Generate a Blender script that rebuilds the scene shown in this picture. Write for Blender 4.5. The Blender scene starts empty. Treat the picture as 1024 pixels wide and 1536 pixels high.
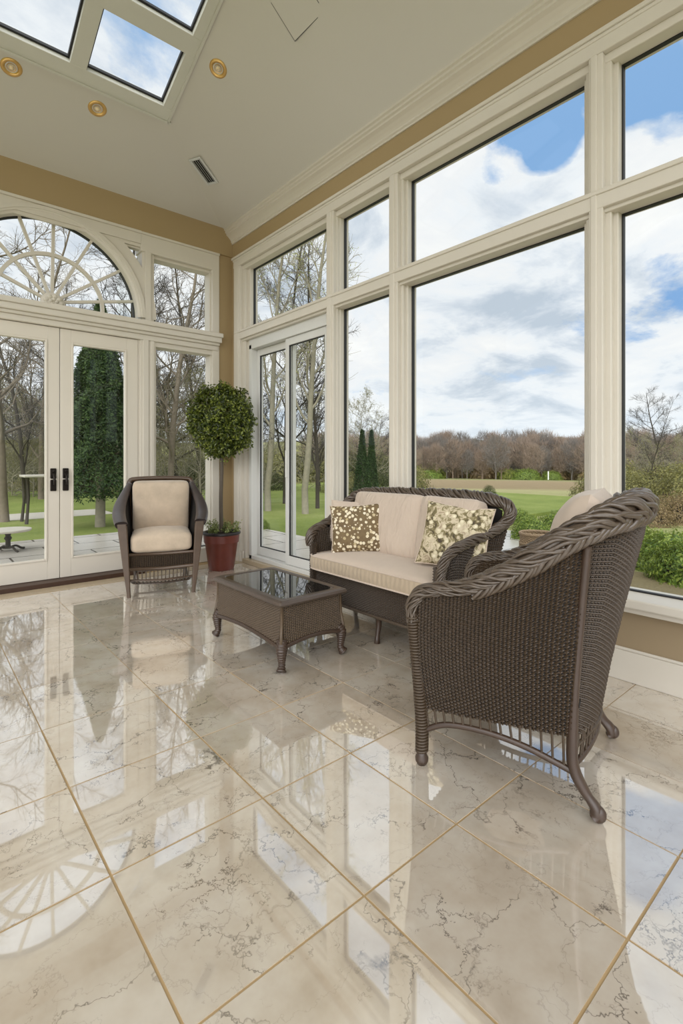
import bpy, math, random
import numpy as np
from mathutils import Vector, Matrix, noise as mnoise

random.seed(7); rng = np.random.default_rng(7)
PI = math.pi
COL = bpy.context.scene.collection
sc = bpy.context.scene

# ------------------------------------------------------------------ camera
TH = math.atan2(645, 752); CZ = 1.1
cam = bpy.data.cameras.new('camera'); camo = bpy.data.objects.new('camera', cam); COL.objects.link(camo)
camo.location = (0, 0, CZ); camo.rotation_euler = (PI/2, 0, -TH)
cam.sensor_fit = 'VERTICAL'; cam.sensor_height = 36; cam.lens = 36*752/1536
cam.shift_y = -80/1536; cam.clip_end = 2000; cam.clip_start = 0.02
sc.camera = camo
sc.view_settings.view_transform = 'Standard'; sc.view_settings.look = 'None'; sc.view_settings.gamma = 1
sc.view_settings.use_curve_mapping = False; sc.view_settings.exposure = 0.08
FW = np.array([math.sin(TH), math.cos(TH), 0]); RT = np.array([math.cos(TH), -math.sin(TH), 0]); UP = np.array([0, 0, 1.])
def ray(x, y): return FW + RT*(x-512)/752 + UP*(688-y)/752
def at(x, y, d): return np.array([0, 0, CZ]) + ray(x, y)*d
def at_depth_ground(x, d, z=0):
    r = ray(x, 688); return np.array([r[0]*d, r[1]*d, z])

# ------------------------------------------------------------------ mesh builder
class MB:
    def __init__(s): s.v = []; s.f = []; s.uv = []; s.n = 0
    def add(s, V, F, UV=None):
        V = np.asarray(V, float).reshape(-1, 3); F = np.asarray(F, int)
        s.v.append(V); s.f.append((F + s.n)); s.uv.append(UV if UV is None else np.asarray(UV, float).reshape(-1, 2)); s.n += len(V)
        return s
    def box(s, a, b):
        x0, y0, z0 = np.minimum(a, b); x1, y1, z1 = np.maximum(a, b)
        V = [(x0,y0,z0),(x1,y0,z0),(x1,y1,z0),(x0,y1,z0),(x0,y0,z1),(x1,y0,z1),(x1,y1,z1),(x0,y1,z1)]
        return s.add(V, [(0,3,2,1),(4,5,6,7),(0,1,5,4),(1,2,6,5),(2,3,7,6),(3,0,4,7)])
    def hexa(s, bot, top):
        V = list(bot) + list(top)
        return s.add(V, [(0,3,2,1),(4,5,6,7),(0,1,5,4),(1,2,6,5),(2,3,7,6),(3,0,4,7)])
    def grid(s, P, UV=None, wu=False, wv=False, flip=False):
        P = np.asarray(P, float); a, b = P.shape[:2]
        I = np.arange(a*b).reshape(a, b)
        if wu: I = np.vstack([I, I[:1]])
        if wv: I = np.hstack([I, I[:, :1]])
        F = np.stack([I[:-1, :-1], I[1:, :-1], I[1:, 1:], I[:-1, 1:]], -1).reshape(-1, 4)
        if flip: F = F[:, ::-1]
        return s.add(P.reshape(-1, 3), F, None if UV is None else np.asarray(UV).reshape(-1, 2))
    def tube(s, path, r, n=8, cap=True, up=None):
        P = np.asarray(path, float); m = len(P)
        r = np.full(m, r, float) if np.isscalar(r) else np.asarray(r, float)
        T = np.gradient(P, axis=0); T /= (np.linalg.norm(T, axis=1)[:, None] + 1e-12)
        N, B = frames(T)
        a = np.linspace(0, 2*PI, n, endpoint=False)
        if r.ndim == 1: r = np.stack([r, r], 1)
        ring = P[:, None] + (np.cos(a)[None, :, None]*N[:, None]*r[:, 0][:, None, None] + np.sin(a)[None, :, None]*B[:, None]*r[:, 1][:, None, None])
        base = s.n
        s.grid(ring, wv=True)
        if cap:
            s.capf(base, n, True); s.capf(base + (m-1)*n, n, False)
        return s
    def capf(s, start, n, flip):
        # fan cap with a centre vertex
        allv = np.vstack(s.v); c = allv[start:start+n].mean(0)
        s.v = [allv]; ci = s.n
        s.v.append(c[None]); s.uv.append(None); s.n += 1
        F = []
        for i in range(n):
            j = (i+1) % n
            F.append((start+i, start+j, ci) if not flip else (start+j, start+i, ci))
        s.f.append(np.array(F))
    def lathe(s, prof, c=(0,0,0), n=32):
        prof = np.asarray(prof, float); a = np.linspace(0, 2*PI, n, endpoint=False)
        P = np.stack([np.outer(prof[:,0], np.cos(a))+c[0], np.outer(prof[:,0], np.sin(a))+c[1], np.repeat(prof[:,1][:,None], n, 1)+c[2]], -1)
        return s.grid(P, wv=True, flip=True)
    def ball(s, c, r, n=12, m=8):
        r = np.ones(3)*r
        t = np.linspace(0.001, PI-.001, m); a = np.linspace(0, 2*PI, n, endpoint=False)
        P = np.stack([np.outer(np.sin(t), np.cos(a))*r[0]+c[0], np.outer(np.sin(t), np.sin(a))*r[1]+c[1], np.repeat(np.cos(t)[:,None], n, 1)*r[2]+c[2]], -1)
        return s.grid(P, wv=True)
    def build(s, name, mat, parent=None, smooth=False, world=True, uv=False, bevel=0, loc=None):
        me = bpy.data.meshes.new(name)
        V = np.vstack(s.v)
        if parent is not None and world: V = V - np.array(parent.location)
        if loc is not None: V = V - np.array(loc)
        me.vertices.add(len(V)); me.vertices.foreach_set('co', V.astype(np.float32).ravel())
        sizes = np.concatenate([np.full(len(f), f.shape[1]) for f in s.f]); loops = np.concatenate([f.ravel() for f in s.f])
        me.loops.add(len(loops)); me.loops.foreach_set('vertex_index', loops.astype(np.int32))
        me.polygons.add(len(sizes)); st = np.concatenate([[0], np.cumsum(sizes)[:-1]])
        me.polygons.foreach_set('loop_start', st.astype(np.int32)); me.polygons.foreach_set('loop_total', sizes.astype(np.int32))
        me.polygons.foreach_set('use_smooth', np.full(len(sizes), bool(smooth)))
        me.update(calc_edges=True)
        if uv:
            UV = np.vstack([u if u is not None else np.zeros((len(v), 2)) for v, u in zip(s.v, s.uv)])
            l = me.uv_layers.new(name='UVMap'); l.data.foreach_set('uv', UV[loops].astype(np.float32).ravel())
        me.validate()
        me.materials.append(mat)
        o = bpy.data.objects.new(name, me); COL.objects.link(o)
        if loc is not None: o.location = loc
        if parent is not None: o.parent = parent
        if bevel:
            b = o.modifiers.new('b', 'BEVEL'); b.width = bevel; b.segments = 2; b.limit_method = 'ANGLE'; b.angle_limit = .6
        return o
def frames(T):
    m = len(T); N = np.zeros_like(T); B = np.zeros_like(T)
    u = np.array([0, 0, 1.]) if abs(T[0][2]) < .9 else np.array([1., 0, 0])
    n = u - T[0]*u.dot(T[0]); n /= np.linalg.norm(n)
    for i in range(m):
        n = n - T[i]*n.dot(T[i]); n /= (np.linalg.norm(n)+1e-12); N[i] = n; B[i] = np.cross(T[i], n)
    return N, B
def spline(pts, n):
    """Catmull-Rom through pts (any dimension), n samples by arc length of the xyz part"""
    P = np.asarray(pts, float); Q = np.vstack([2*P[0]-P[1], P, 2*P[-1]-P[-2]]); out = []
    for i in range(1, len(Q)-2):
        t = np.linspace(0, 1, 12, endpoint=False)[:, None]
        a, b, c, d = Q[i-1], Q[i], Q[i+1], Q[i+2]
        out.append(.5*((2*b)+(-a+c)*t+(2*a-5*b+4*c-d)*t**2+(-a+3*b-3*c+d)*t**3))
    out.append(P[-1:]); R = np.vstack(out)
    s = np.concatenate([[0], np.cumsum(np.linalg.norm(np.diff(R[:, :3], axis=0), axis=1))])
    q = np.linspace(0, s[-1], n)
    return np.stack([np.interp(q, s, R[:, k]) for k in range(R.shape[1])], 1)
def empty(name, loc=(0,0,0), rz=0):
    o = bpy.data.objects.new(name, None); COL.objects.link(o); o.location = tuple(loc); o.rotation_euler = (0, 0, rz); o.empty_display_size = .1
    return o
def tag(o, label, cat, group=None, kind=None):
    o['label'] = label; o['category'] = cat
    if group: o['group'] = group
    if kind: o['kind'] = kind
    return o
def struct(o, label=None):
    o['kind'] = 'structure'
    if label: o['label'] = label
    return o
def copy_tree(o, parent=None):
    c = o.copy(); COL.objects.link(c); c.parent = parent
    for ch in [x for x in bpy.data.objects if x.parent == o]: copy_tree(ch, c)
    return c

# ------------------------------------------------------------------ materials
def srgb(r, g, b):
    f = lambda c: (c/255/12.92) if c/255 <= .04045 else ((c/255+.055)/1.055)**2.4
    return (f(r), f(g), f(b), 1)
class NT:
    def __init__(s, name):
        s.m = bpy.data.materials.new(name); s.m.use_nodes = True; s.t = s.m.node_tree
        s.b = s.t.nodes['Principled BSDF']; s.out = s.t.nodes['Material Output']
    def n(s, typ, **kw):
        o = s.t.nodes.new(typ)
        for k, v in kw.items():
            if k.startswith('i_'):
                key = k[2:]; key = int(key) if key.isdigit() else key.replace('_', ' ')
                if isinstance(v, bpy.types.NodeSocket): s.t.links.new(v, o.inputs[key])
                else: o.inputs[key].default_value = v
            else: setattr(o, k, v)
        return o
    def math(s, op, a, b=0., c=0.):
        o = s.t.nodes.new('ShaderNodeMath'); o.operation = op
        for i, v in enumerate((a, b, c)):
            if isinstance(v, bpy.types.NodeSocket): s.t.links.new(v, o.inputs[i])
            else: o.inputs[i].default_value = v
        return o.outputs[0]
    def mix(s, f, a, b, typ='MIX'):
        o = s.t.nodes.new('ShaderNodeMix'); o.data_type = 'RGBA'; o.blend_type = typ
        for i, v in ((0, f), (6, a), (7, b)):
            if isinstance(v, bpy.types.NodeSocket): s.t.links.new(v, o.inputs[i])
            else: o.inputs[i].default_value = v
        return o.outputs[2]
    def ramp(s, f, stops):
        o = s.t.nodes.new('ShaderNodeValToRGB'); s.t.links.new(f, o.inputs[0]); e = o.color_ramp.elements
        while len(e) < len(stops): e.new(.5)
        for k, (p, c) in enumerate(stops): e[k].position = p; e[k].color = c if len(c) == 4 else (*c, 1)
        return o.outputs[0]
    def set(s, **kw):
        for k, v in kw.items():
            inp = s.b.inputs[k.replace('_', ' ')]
            if isinstance(v, bpy.types.NodeSocket): s.t.links.new(v, inp)
            else: inp.default_value = v
        return s
    def bump(s, h, strength=.3, dist=.01):
        o = s.n('ShaderNodeBump', i_Strength=strength, i_Distance=dist, i_Height=h); s.t.links.new(o.outputs[0], s.b.inputs['Normal']); return s
    def noise(s, vec, scale, detail=4, rough=.55, dist=0.):
        kw = dict(i_Scale=scale, i_Detail=detail, i_Roughness=rough, i_Distortion=dist)
        if vec is not None: kw['i_Vector'] = vec
        return s.n('ShaderNodeTexNoise', **kw).outputs['Fac']
def simple(name, col, rough=.5, metal=0., var=.0, vscale=8, bump=0., bscale=60, spec=.5, **kw):
    k = NT(name); tc = k.n('ShaderNodeTexCoord').outputs['Object']
    c = srgb(*col)
    if var:
        f = k.noise(tc, vscale); k.set(Base_Color=k.mix(f, tuple(x*(1-var) for x in c[:3])+(1,), tuple(min(1, x*(1+var)) for x in c[:3])+(1,)))
    else: k.set(Base_Color=c)
    k.set(Roughness=rough, Metallic=metal); k.b.inputs['Specular IOR Level'].default_value = spec
    if bump: k.bump(k.noise(tc, bscale, 5), bump, .004)
    for a, b in kw.items(): k.set(**{a: b})
    return k.m
M = {}
M['white_paint'] = simple('white_paint', (210, 203, 190), .38, var=.05, vscale=3)
M['door_paint'] = simple('door_paint', (216, 208, 194), .35, var=.04, vscale=3)
M['skylight_paint'] = simple('skylight_paint', (206, 205, 196), .45, var=.04, vscale=3)
M['vinyl'] = simple('vinyl', (212, 211, 206), .35)
M['tan_paint'] = simple('tan_paint', (164, 142, 104), .7, var=.06, vscale=1.5, bump=.1, bscale=120)
M['taupe_paint'] = simple('taupe_paint', (150, 132, 104), .7, var=.05, vscale=2)
M['ceiling_paint'] = simple('ceiling_paint', (204, 200, 192), .8, var=.02, vscale=1.5)
M['gasket'] = simple('gasket', (28, 28, 30), .5)
M['dark_metal'] = simple('dark_metal', (40, 34, 30), .35, .7)
M['chrome'] = simple('chrome', (200, 200, 200), .15, 1)
M['brass'] = simple('brass', (214, 176, 110), .3, .8)
M['bulb'] = simple('bulb', (235, 215, 180), .2)
M['vent_metal'] = simple('vent_metal', (205, 206, 204), .4, .1)
M['black'] = simple('black', (14, 13, 12), .5)
M['threshold_wood'] = simple('threshold_wood', (66, 44, 30), .5, var=.2, vscale=20)
M['stone_border'] = simple('stone_border', (178, 160, 132), .3, var=.12, vscale=12)
M['wicker'] = simple('wicker', (66, 52, 37), .42, var=.5, vscale=90, spec=.5)
M['wicker_table'] = simple('wicker_table', (88, 72, 54), .45, var=.5, vscale=90)
M['table_wood'] = simple('table_wood', (70, 56, 45), .3, var=.3, vscale=18, spec=.8)
M['wicker_rim'] = simple('wicker_rim', (80, 67, 54), .34, var=.55, vscale=80, spec=.8)
M['wicker_liner'] = simple('wicker_liner', (16, 11, 8), .8, var=.2, vscale=60)
M['wood_dark'] = simple('wood_dark', (62, 46, 35), .35, var=.3, vscale=18, spec=.6)
M['chair_wood'] = simple('chair_wood', (78, 60, 44), .35, var=.35, vscale=14, spec=.6)
M['grey_leather'] = simple('grey_leather', (70, 62, 60), .32, var=.25, vscale=18, bump=.25, bscale=200, spec=.7)
M['terracotta'] = simple('terracotta', (108, 48, 36), .35, var=.3, vscale=9, bump=.1, bscale=40)
M['pot_rim'] = simple('pot_rim', (34, 26, 26), .4)
M['soil'] = simple('soil', (40, 28, 20), .95, var=.4, vscale=60, bump=.8, bscale=80)
M['stem'] = simple('stem', (88, 78, 66), .7, var=.2, vscale=20)
M['concrete'] = simple('concrete', (190, 184, 170), .6, var=.12, vscale=6)
M['fence_white'] = simple('fence_white', (225, 225, 220), .6)

def cloth(name, col, var=.08, bump=.25, wr=None, crease=None):
    k = NT(name); tc = k.n('ShaderNodeTexCoord').outputs['Object']; c = srgb(*col)
    f = k.noise(tc, 7, 5, .6)
    k.set(Base_Color=k.mix(f, tuple(x*(1-var) for x in c[:3])+(1,), tuple(min(1, x*(1+var)) for x in c[:3])+(1,)), Roughness=.85)
    k.b.inputs['Sheen Weight'].default_value = .2
    h = k.math('ADD', k.math('MULTIPLY', k.noise(tc, 500, 2), .12), k.noise(tc, 9, 3, .5, .6))
    if wr:   # fine gathers running across the axis wr
        w = k.n('ShaderNodeTexWave', i_Vector=tc, i_Scale=9, i_Distortion=3.5, i_Detail=3, bands_direction=wr).outputs['Fac']
        h = k.math('ADD', h, k.math('MULTIPLY', w, .5))
    if crease:
        mp_ = k.n('ShaderNodeMapping', i_Vector=tc, i_Scale=crease).outputs[0]; h = k.math('ADD', h, k.math('MULTIPLY', k.noise(mp_, 1., 4, .6, 1.5), 2.2))
    k.bump(h, bump, .012); return k.m
M['cushion'] = cloth('cushion', (196, 179, 162), .09, .35)
M['cushion_gathered'] = cloth('cushion_gathered', (178, 160, 136), .12, .5, 'Y')
M['cushion_back'] = cloth('cushion_back', (194, 177, 160), .08, .55, None, (15, 3.5, 4))
M['suede'] = cloth('suede', (190, 172, 150), .34, .45)

# throw pillows
k = NT('pebble_print'); tc = k.n('ShaderNodeTexCoord').outputs['Object']
mp = k.n('ShaderNodeMapping', i_Vector=tc, i_Scale=(1, .72, 1)).outputs[0]
vo = k.n('ShaderNodeTexVoronoi', i_Vector=mp, i_Scale=44, i_Randomness=.8)
nz = k.noise(tc, 70, 3)
m1 = k.math('LESS_THAN', k.math('ADD', vo.outputs['Distance'], k.math('MULTIPLY', nz, .3)), .61)
vc = k.n('ShaderNodeSeparateColor', i_Color=vo.outputs['Color']).outputs[0]
light = k.ramp(vc, [(0, srgb(226, 216, 190)), (.45, srgb(222, 210, 180)), (.6, srgb(176, 158, 116)), (1, srgb(240, 232, 212))])
m1 = k.math('MULTIPLY', m1, k.math('GREATER_THAN', k.n('ShaderNodeSeparateColor', i_Color=vo.outputs['Color']).outputs[1], .12))
dark = k.mix(k.noise(tc, 30), srgb(88, 70, 48), srgb(132, 112, 78))
k.set(Base_Color=k.mix(m1, dark, light), Roughness=.8); k.bump(k.noise(tc, 300), .2, .004); M['pebble_print'] = k.m
k = NT('floral_print'); tc = k.n('ShaderNodeTexCoord').outputs['Object']
vo = k.n('ShaderNodeTexVoronoi', i_Vector=tc, i_Scale=26, i_Randomness=1.)
d = k.math('ADD', vo.outputs['Distance'], k.math('MULTIPLY', k.noise(tc, 60, 4), .5))
ground = k.ramp(k.noise(tc, 22, 4, .6, 1.2), [(.35, srgb(70, 58, 42)), (.47, srgb(132, 120, 82)), (.56, srgb(206, 192, 164)), (.75, srgb(120, 94, 66))])
pet = k.ramp(d, [(0, srgb(198, 170, 90)), (.28, srgb(238, 230, 206)), (.55, srgb(206, 194, 162))])
k.set(Base_Color=k.mix(k.math('LESS_THAN', d, .62), ground, pet), Roughness=.75); M['floral_print'] = k.m

# glass: clear sheet, mirror-like at grazing angles
def glass(name, tint=(1, 1, 1, 1), ior=1.5, rough=0.0):
    k = NT(name); t = k.t; t.nodes.remove(k.b)
    tr = k.n('ShaderNodeBsdfTransparent', i_Color=tint); gl = k.n('ShaderNodeBsdfGlossy', i_Roughness=rough)
    ge = k.n('ShaderNodeNewGeometry'); dt = k.n('ShaderNodeVectorMath', operation='DOT_PRODUCT', i_0=ge.outputs['Incoming'], i_1=ge.outputs['Normal']).outputs['Value']
    fac = k.math('MULTIPLY_ADD', k.math('POWER', k.math('SUBTRACT', 1., k.math('ABSOLUTE', dt)), 5.), .7, .022)
    mx = k.n('ShaderNodeMixShader', i_0=fac, i_1=tr.outputs[0], i_2=gl.outputs[0])
    t.links.new(mx.outputs[0], k.out.inputs[0]); return k.m
M['glass'] = glass('glass', (.95, .97, .96, 1), 1.35)
k = NT('table_glass'); k.set(Base_Color=(.006, .007, .008, 1), Roughness=.02, IOR=2.6); M['table_glass'] = k.m

# marble tiles (each tile has its own offset through the uv map)
k = NT('marble')
uv = k.n('ShaderNodeTexCoord').outputs['UV']
wn = k.noise(uv, 3.2, 5, .6)
base = k.ramp(wn, [(.25, srgb(176, 160, 140)), (.45, srgb(200, 187, 169)), (.6, srgb(212, 202, 187)), (.8, srgb(188, 173, 153))])
nv = k.n('ShaderNodeTexNoise', i_Vector=uv, i_Scale=5., i_Detail=5., i_Roughness=.65)
off = k.n('ShaderNodeVectorMath', operation='MULTIPLY_ADD', i_0=nv.outputs['Color'], i_1=(.34, .34, 0), i_2=uv).outputs[0]
def veins(scale, width, vec):
    v = k.n('ShaderNodeTexVoronoi', i_Vector=vec, i_Scale=scale, feature='DISTANCE_TO_EDGE')
    return k.ramp(v.outputs['Distance'], [(0, (1, 1, 1)), (width, (0, 0, 0))])
big = veins(3.3, .011, off)
maskb = k.ramp(k.noise(uv, 3.0, 4, .6), [(.42, (0, 0, 0)), (.55, (1, 1, 1))])
nf = k.n('ShaderNodeTexNoise', i_Vector=uv, i_Scale=30., i_Detail=6., i_Roughness=.7)
off2 = k.n('ShaderNodeVectorMath', operation='MULTIPLY_ADD', i_0=nf.outputs['Color'], i_1=(.075, .075, 0), i_2=off).outputs[0]
fine = veins(14., .03, off2)
maskf = k.ramp(k.noise(uv, 3.9, 5, .65), [(.53, (0, 0, 0)), (.60, (1, 1, 1))])
pale = veins(4.7, .012, off2)
vv = k.math('MAXIMUM', k.math('MULTIPLY', big, k.math('MULTIPLY', maskb, .8)), k.math('MULTIPLY', k.math('MULTIPLY', fine, maskf), .95))
vv = k.math('MAXIMUM', vv, k.math('MULTIPLY', pale, .2))
k.set(Base_Color=k.mix(vv, base, srgb(72, 62, 54)), Roughness=.045, IOR=1.55)
k.b.inputs['Coat Weight'].default_value = 1; k.b.inputs['Coat Roughness'].default_value = .02; k.b.inputs['Coat IOR'].default_value = 3.1
wob = k.noise(k.n('ShaderNodeTexCoord').outputs['Object'], 2.0, 2)
bp = k.n('ShaderNodeBump', i_Strength=.04, i_Distance=.02, i_Height=wob); k.t.links.new(bp.outputs[0], k.b.inputs['Normal']); k.t.links.new(bp.outputs[0], k.b.inputs['Coat Normal'])
M['marble'] = k.m
M['grout'] = simple('grout', (168, 142, 102), .6, var=.25, vscale=3)

# outdoor
k = NT('lawn'); tc = k.n('ShaderNodeTexCoord').outputs['Object']
g = k.ramp(k.noise(tc, .5, 6, .7), [(.3, srgb(128, 146, 56)), (.5, srgb(158, 172, 80)), (.7, srgb(186, 190, 112))])
g = k.mix(k.math('MULTIPLY', k.noise(tc, 40, 4, .8), .8), g, srgb(88, 104, 44))
k.set(Base_Color=g, Roughness=.9); k.bump(k.noise(tc, 45, 4, .8), .8, .05); M['lawn'] = k.m
k = NT('field'); tc = k.n('ShaderNodeTexCoord').outputs['Object']
ln = k.n('ShaderNodeVectorMath', operation='LENGTH', i_0=tc).outputs['Value']
nb = k.math('ADD', ln, k.math('MULTIPLY', k.noise(tc, .06, 4), 30.))
band = k.ramp(k.math('DIVIDE', nb, 120.), [(0, srgb(150, 158, 92)), (.26, srgb(166, 168, 108)), (.35, srgb(182, 176, 124)), (.39, srgb(156, 134, 100)), (.72, srgb(164, 142, 108)), (.9, srgb(150, 150, 96))])
sp = k.noise(tc, 1.2, 6, .8)
k.set(Base_Color=k.mix(k.math('MULTIPLY', sp, .55), band, srgb(88, 84, 44)), Roughness=.95); k.bump(sp, .8, .3); M['field'] = k.m
k = NT('hill'); tc = k.n('ShaderNodeTexCoord').outputs['Object']
k.set(Base_Color=k.ramp(k.noise(tc, .03, 8, .75), [(.35, srgb(84, 84, 62)), (.5, srgb(112, 110, 78)), (.62, srgb(150, 152, 78)), (.75, srgb(92, 96, 60))]), Roughness=1); M['hill'] = k.m
k = NT('dry_grass'); tc = k.n('ShaderNodeTexCoord').outputs['Object']
k.set(Base_Color=k.mix(k.noise(tc, 35, 6, .8), srgb(112, 100, 60), srgb(206, 186, 140)), Roughness=.95); k.bump(k.noise(tc, 60, 5, .8), 1, .05); M['dry_grass'] = k.m
k = NT('patio_stone'); tc = k.n('ShaderNodeTexCoord').outputs['Object']
br = k.n('ShaderNodeTexBrick', i_Vector=tc, i_Scale=1., i_Mortar_Size=.012, i_Color1=srgb(206, 200, 190), i_Color2=srgb(192, 186, 176), i_Mortar=srgb(70, 64, 60))
br.inputs['Brick Width'].default_value = .9; br.inputs['Row Height'].default_value = .6
k.set(Base_Color=k.mix(k.math('MULTIPLY', k.noise(tc, 6, 5), .35), br.outputs['Color'], srgb(140, 130, 120)), Roughness=.22); M['patio_stone'] = k.m
def leafmat(name, c1, c2, c3, rough=.45, tr=.3):
    k = NT(name); r = k.n('ShaderNodeNewGeometry').outputs['Random Per Island']
    k.set(Base_Color=k.ramp(r, [(0, srgb(*c1)), (.5, srgb(*c2)), (1, srgb(*c3))]), Roughness=rough)
    t = k.n('ShaderNodeBsdfTranslucent', i_Color=srgb(*c3)); mx = k.n('ShaderNodeMixShader', i_0=tr, i_1=k.b.outputs[0], i_2=t.outputs[0])
    k.t.links.new(mx.outputs[0], k.out.inputs[0]); return k.m
M['ficus'] = leafmat('ficus', (32, 46, 14), (66, 80, 28), (146, 156, 68), .3, .2)
M['herb'] = leafmat('herb', (70, 84, 40), (120, 134, 70), (170, 176, 116))
M['yew'] = leafmat('yew', (22, 42, 14), (38, 64, 22), (66, 94, 38), .6, .15)
M['cypress'] = leafmat('cypress', (28, 48, 22), (46, 70, 32), (82, 106, 50), .7, .2)
M['shrub'] = leafmat('shrub', (50, 72, 24), (96, 122, 42), (164, 178, 84))
M['olive_shrub'] = leafmat('olive_shrub', (76, 78, 40), (118, 116, 64), (156, 150, 92))
M['brown_shrub'] = leafmat('brown_shrub', (86, 70, 46), (130, 108, 74), (166, 146, 104))
M['hedge'] = leafmat('hedge', (34, 42, 20), (62, 70, 34), (96, 102, 56), .7)
M['spring_leaf'] = leafmat('spring_leaf', (130, 146, 56), (168, 180, 84), (200, 206, 120))
M['bark'] = simple('bark', (112, 102, 86), .85, var=.3, vscale=14)
M['bark_pale'] = simple('bark_pale', (138, 132, 112), .85, var=.3, vscale=14)
M['bark_dark'] = simple('bark_dark', (62, 56, 46), .85, var=.3, vscale=14)
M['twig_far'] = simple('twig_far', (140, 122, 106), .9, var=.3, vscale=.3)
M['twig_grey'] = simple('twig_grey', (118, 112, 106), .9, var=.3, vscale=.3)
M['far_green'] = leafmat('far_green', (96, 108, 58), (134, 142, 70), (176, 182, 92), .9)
M['basket'] = simple('basket', (146, 124, 98), .7, var=.4, vscale=50)
M['rock'] = simple('rock', (160, 140, 112), .9, var=.25, vscale=5, bump=.6, bscale=10)

# ------------------------------------------------------------------ sky
w = bpy.data.worlds.new('World'); sc.world = w; w.use_nodes = True; nt = w.node_tree
for n in list(nt.nodes): nt.nodes.remove(n)
class WT(NT):
    def __init__(s, t): s.t = t
kw_ = WT(nt)
gen = kw_.n('ShaderNodeTexCoord').outputs['Generated']
nrm = kw_.n('ShaderNodeVectorMath', operation='NORMALIZE', i_0=gen).outputs[0]
sep = kw_.n('ShaderNodeSeparateXYZ', i_Vector=nrm)
zz = kw_.math('MAXIMUM', sep.outputs[2], 0.0)
den = kw_.math('ADD', zz, .22)
cx = kw_.math('DIVIDE', sep.outputs[0], den); cy = kw_.math('DIVIDE', sep.outputs[1], den)
cv = kw_.n('ShaderNodeCombineXYZ', i_X=cx, i_Y=cy, i_Z=0.).outputs[0]
def blob(px, py, rad, soft):
    d = ray(px, py); d = d/np.linalg.norm(d)
    dt = kw_.n('ShaderNodeVectorMath', operation='DOT_PRODUCT', i_0=nrm, i_1=tuple(d)).outputs['Value']
    mr = kw_.n('ShaderNodeMapRange', i_Value=dt); mr.interpolation_type = 'SMOOTHSTEP'
    mr.inputs['From Min'].default_value = math.cos(math.radians(rad+soft)); mr.inputs['From Max'].default_value = math.cos(math.radians(max(rad-soft, 0)))
    return mr.outputs[0]
n1 = kw_.noise(cv, 1.25, 12, .62, .3)
cov = n1
# openings of blue between the clouds and solid banks
for px, py, rd, so, amt in ((775, 222, 3.0, 3.5, -.34), (850, 165, 3.0, 3.5, -.26), (985, 190, 2.6, 3, -.30), (955, 105, 2.0, 2.5, -.2), (250, 60, 9, 8, -.12),
                            (690, 300, 6, 5, .22), (985, 475, 2, 3, -.07), (860, 470, 2, 2.5, -.12), (430, 420, 9, 6, .14), (100, 400, 16, 8, .16), (550, 330, 3, 3, .03), (980, 270, 4, 3.5, .2), (850, 260, 4, 3.5, .2), (750, 400, 7, 5, .1)):
    if amt: cov = kw_.math('ADD', cov, kw_.math('MULTIPLY', blob(px, py, rd, so), amt))
# high overhead: thin haze with soft white patches
cov = kw_.math('ADD', cov, kw_.math('MULTIPLY', kw_.math('SUBTRACT', 1., kw_.math('MINIMUM', kw_.math('MULTIPLY', zz, 2.2), 1.)), .07))
mask = kw_.ramp(cov, [(.36, (0, 0, 0)), (.45, (1, 1, 1))])
n2 = kw_.noise(cv, 2.4, 12, .62, .35)
dens = kw_.math('ADD', kw_.math('MULTIPLY', kw_.math('MULTIPLY_ADD', kw_.math('SUBTRACT', n2, .5), 1.45, .5), .75), kw_.math('MULTIPLY', cov, .25))
for px, py, rd, so, amt in ((700, 470, 6, 6, -.05), (800, 430, 5, 5, -.07), (640, 560, 4, 4, -.03), (780, 585, 4, 3, -.06), (690, 300, 6, 5, .03), (860, 250, 4, 4, .04), (560, 560, 6, 5, .08), (730, 540, 4, 3, .06), (990, 300, 4, 4, .08)):
    dens = kw_.math('ADD', dens, kw_.math('MULTIPLY', blob(px, py, rd, so), amt))
cloudc = kw_.ramp(dens, [(.32, (.50, .57, .66)), (.42, (.66, .71, .78)), (.50, (.80, .83, .87)), (.58, (.84, .85, .87)), (.70, (.90, .90, .90)), (.85, (.97, .97, .96))])
blue = kw_.ramp(zz, [(0, (.66, .80, .94)), (.25, (.20, .38, .68)), (.6, (.24, .42, .70)), (1, (.66, .78, .92))])
skyc = kw_.mix(mask, blue, cloudc)
haze = kw_.ramp(zz, [(0, (.92,)*3), (.09, (.25,)*3), (.2, (0, 0, 0))])
skyc = kw_.mix(haze, skyc, (.84, .90, .96, 1))
# bright glow added to the unseen sky behind, lights the room and garden
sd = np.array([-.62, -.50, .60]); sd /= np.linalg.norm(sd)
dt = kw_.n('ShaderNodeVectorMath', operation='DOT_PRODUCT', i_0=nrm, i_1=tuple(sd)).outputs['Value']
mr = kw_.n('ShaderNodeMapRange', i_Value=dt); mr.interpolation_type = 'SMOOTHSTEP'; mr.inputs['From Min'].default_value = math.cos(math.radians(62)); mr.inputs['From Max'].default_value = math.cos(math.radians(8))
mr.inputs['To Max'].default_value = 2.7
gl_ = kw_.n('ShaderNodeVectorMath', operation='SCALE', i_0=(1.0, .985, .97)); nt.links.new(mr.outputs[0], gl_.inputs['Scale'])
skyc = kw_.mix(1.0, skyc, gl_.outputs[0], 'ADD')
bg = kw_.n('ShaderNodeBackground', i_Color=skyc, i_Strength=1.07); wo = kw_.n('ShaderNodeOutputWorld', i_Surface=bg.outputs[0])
w.cycles.sampling_method = 'AUTOMATIC'
BG = bg

# ================================================================== ROOM
XW, YW, ZC = 2.69, 5.0, 3.6          # right wall, back wall, eaves height
XL, YF = -2.7, -1.9                  # open ends of the modelled part
FX, GX = 2.66, 2.77                  # face of the casings, plane of the glass (right wall)

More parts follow.
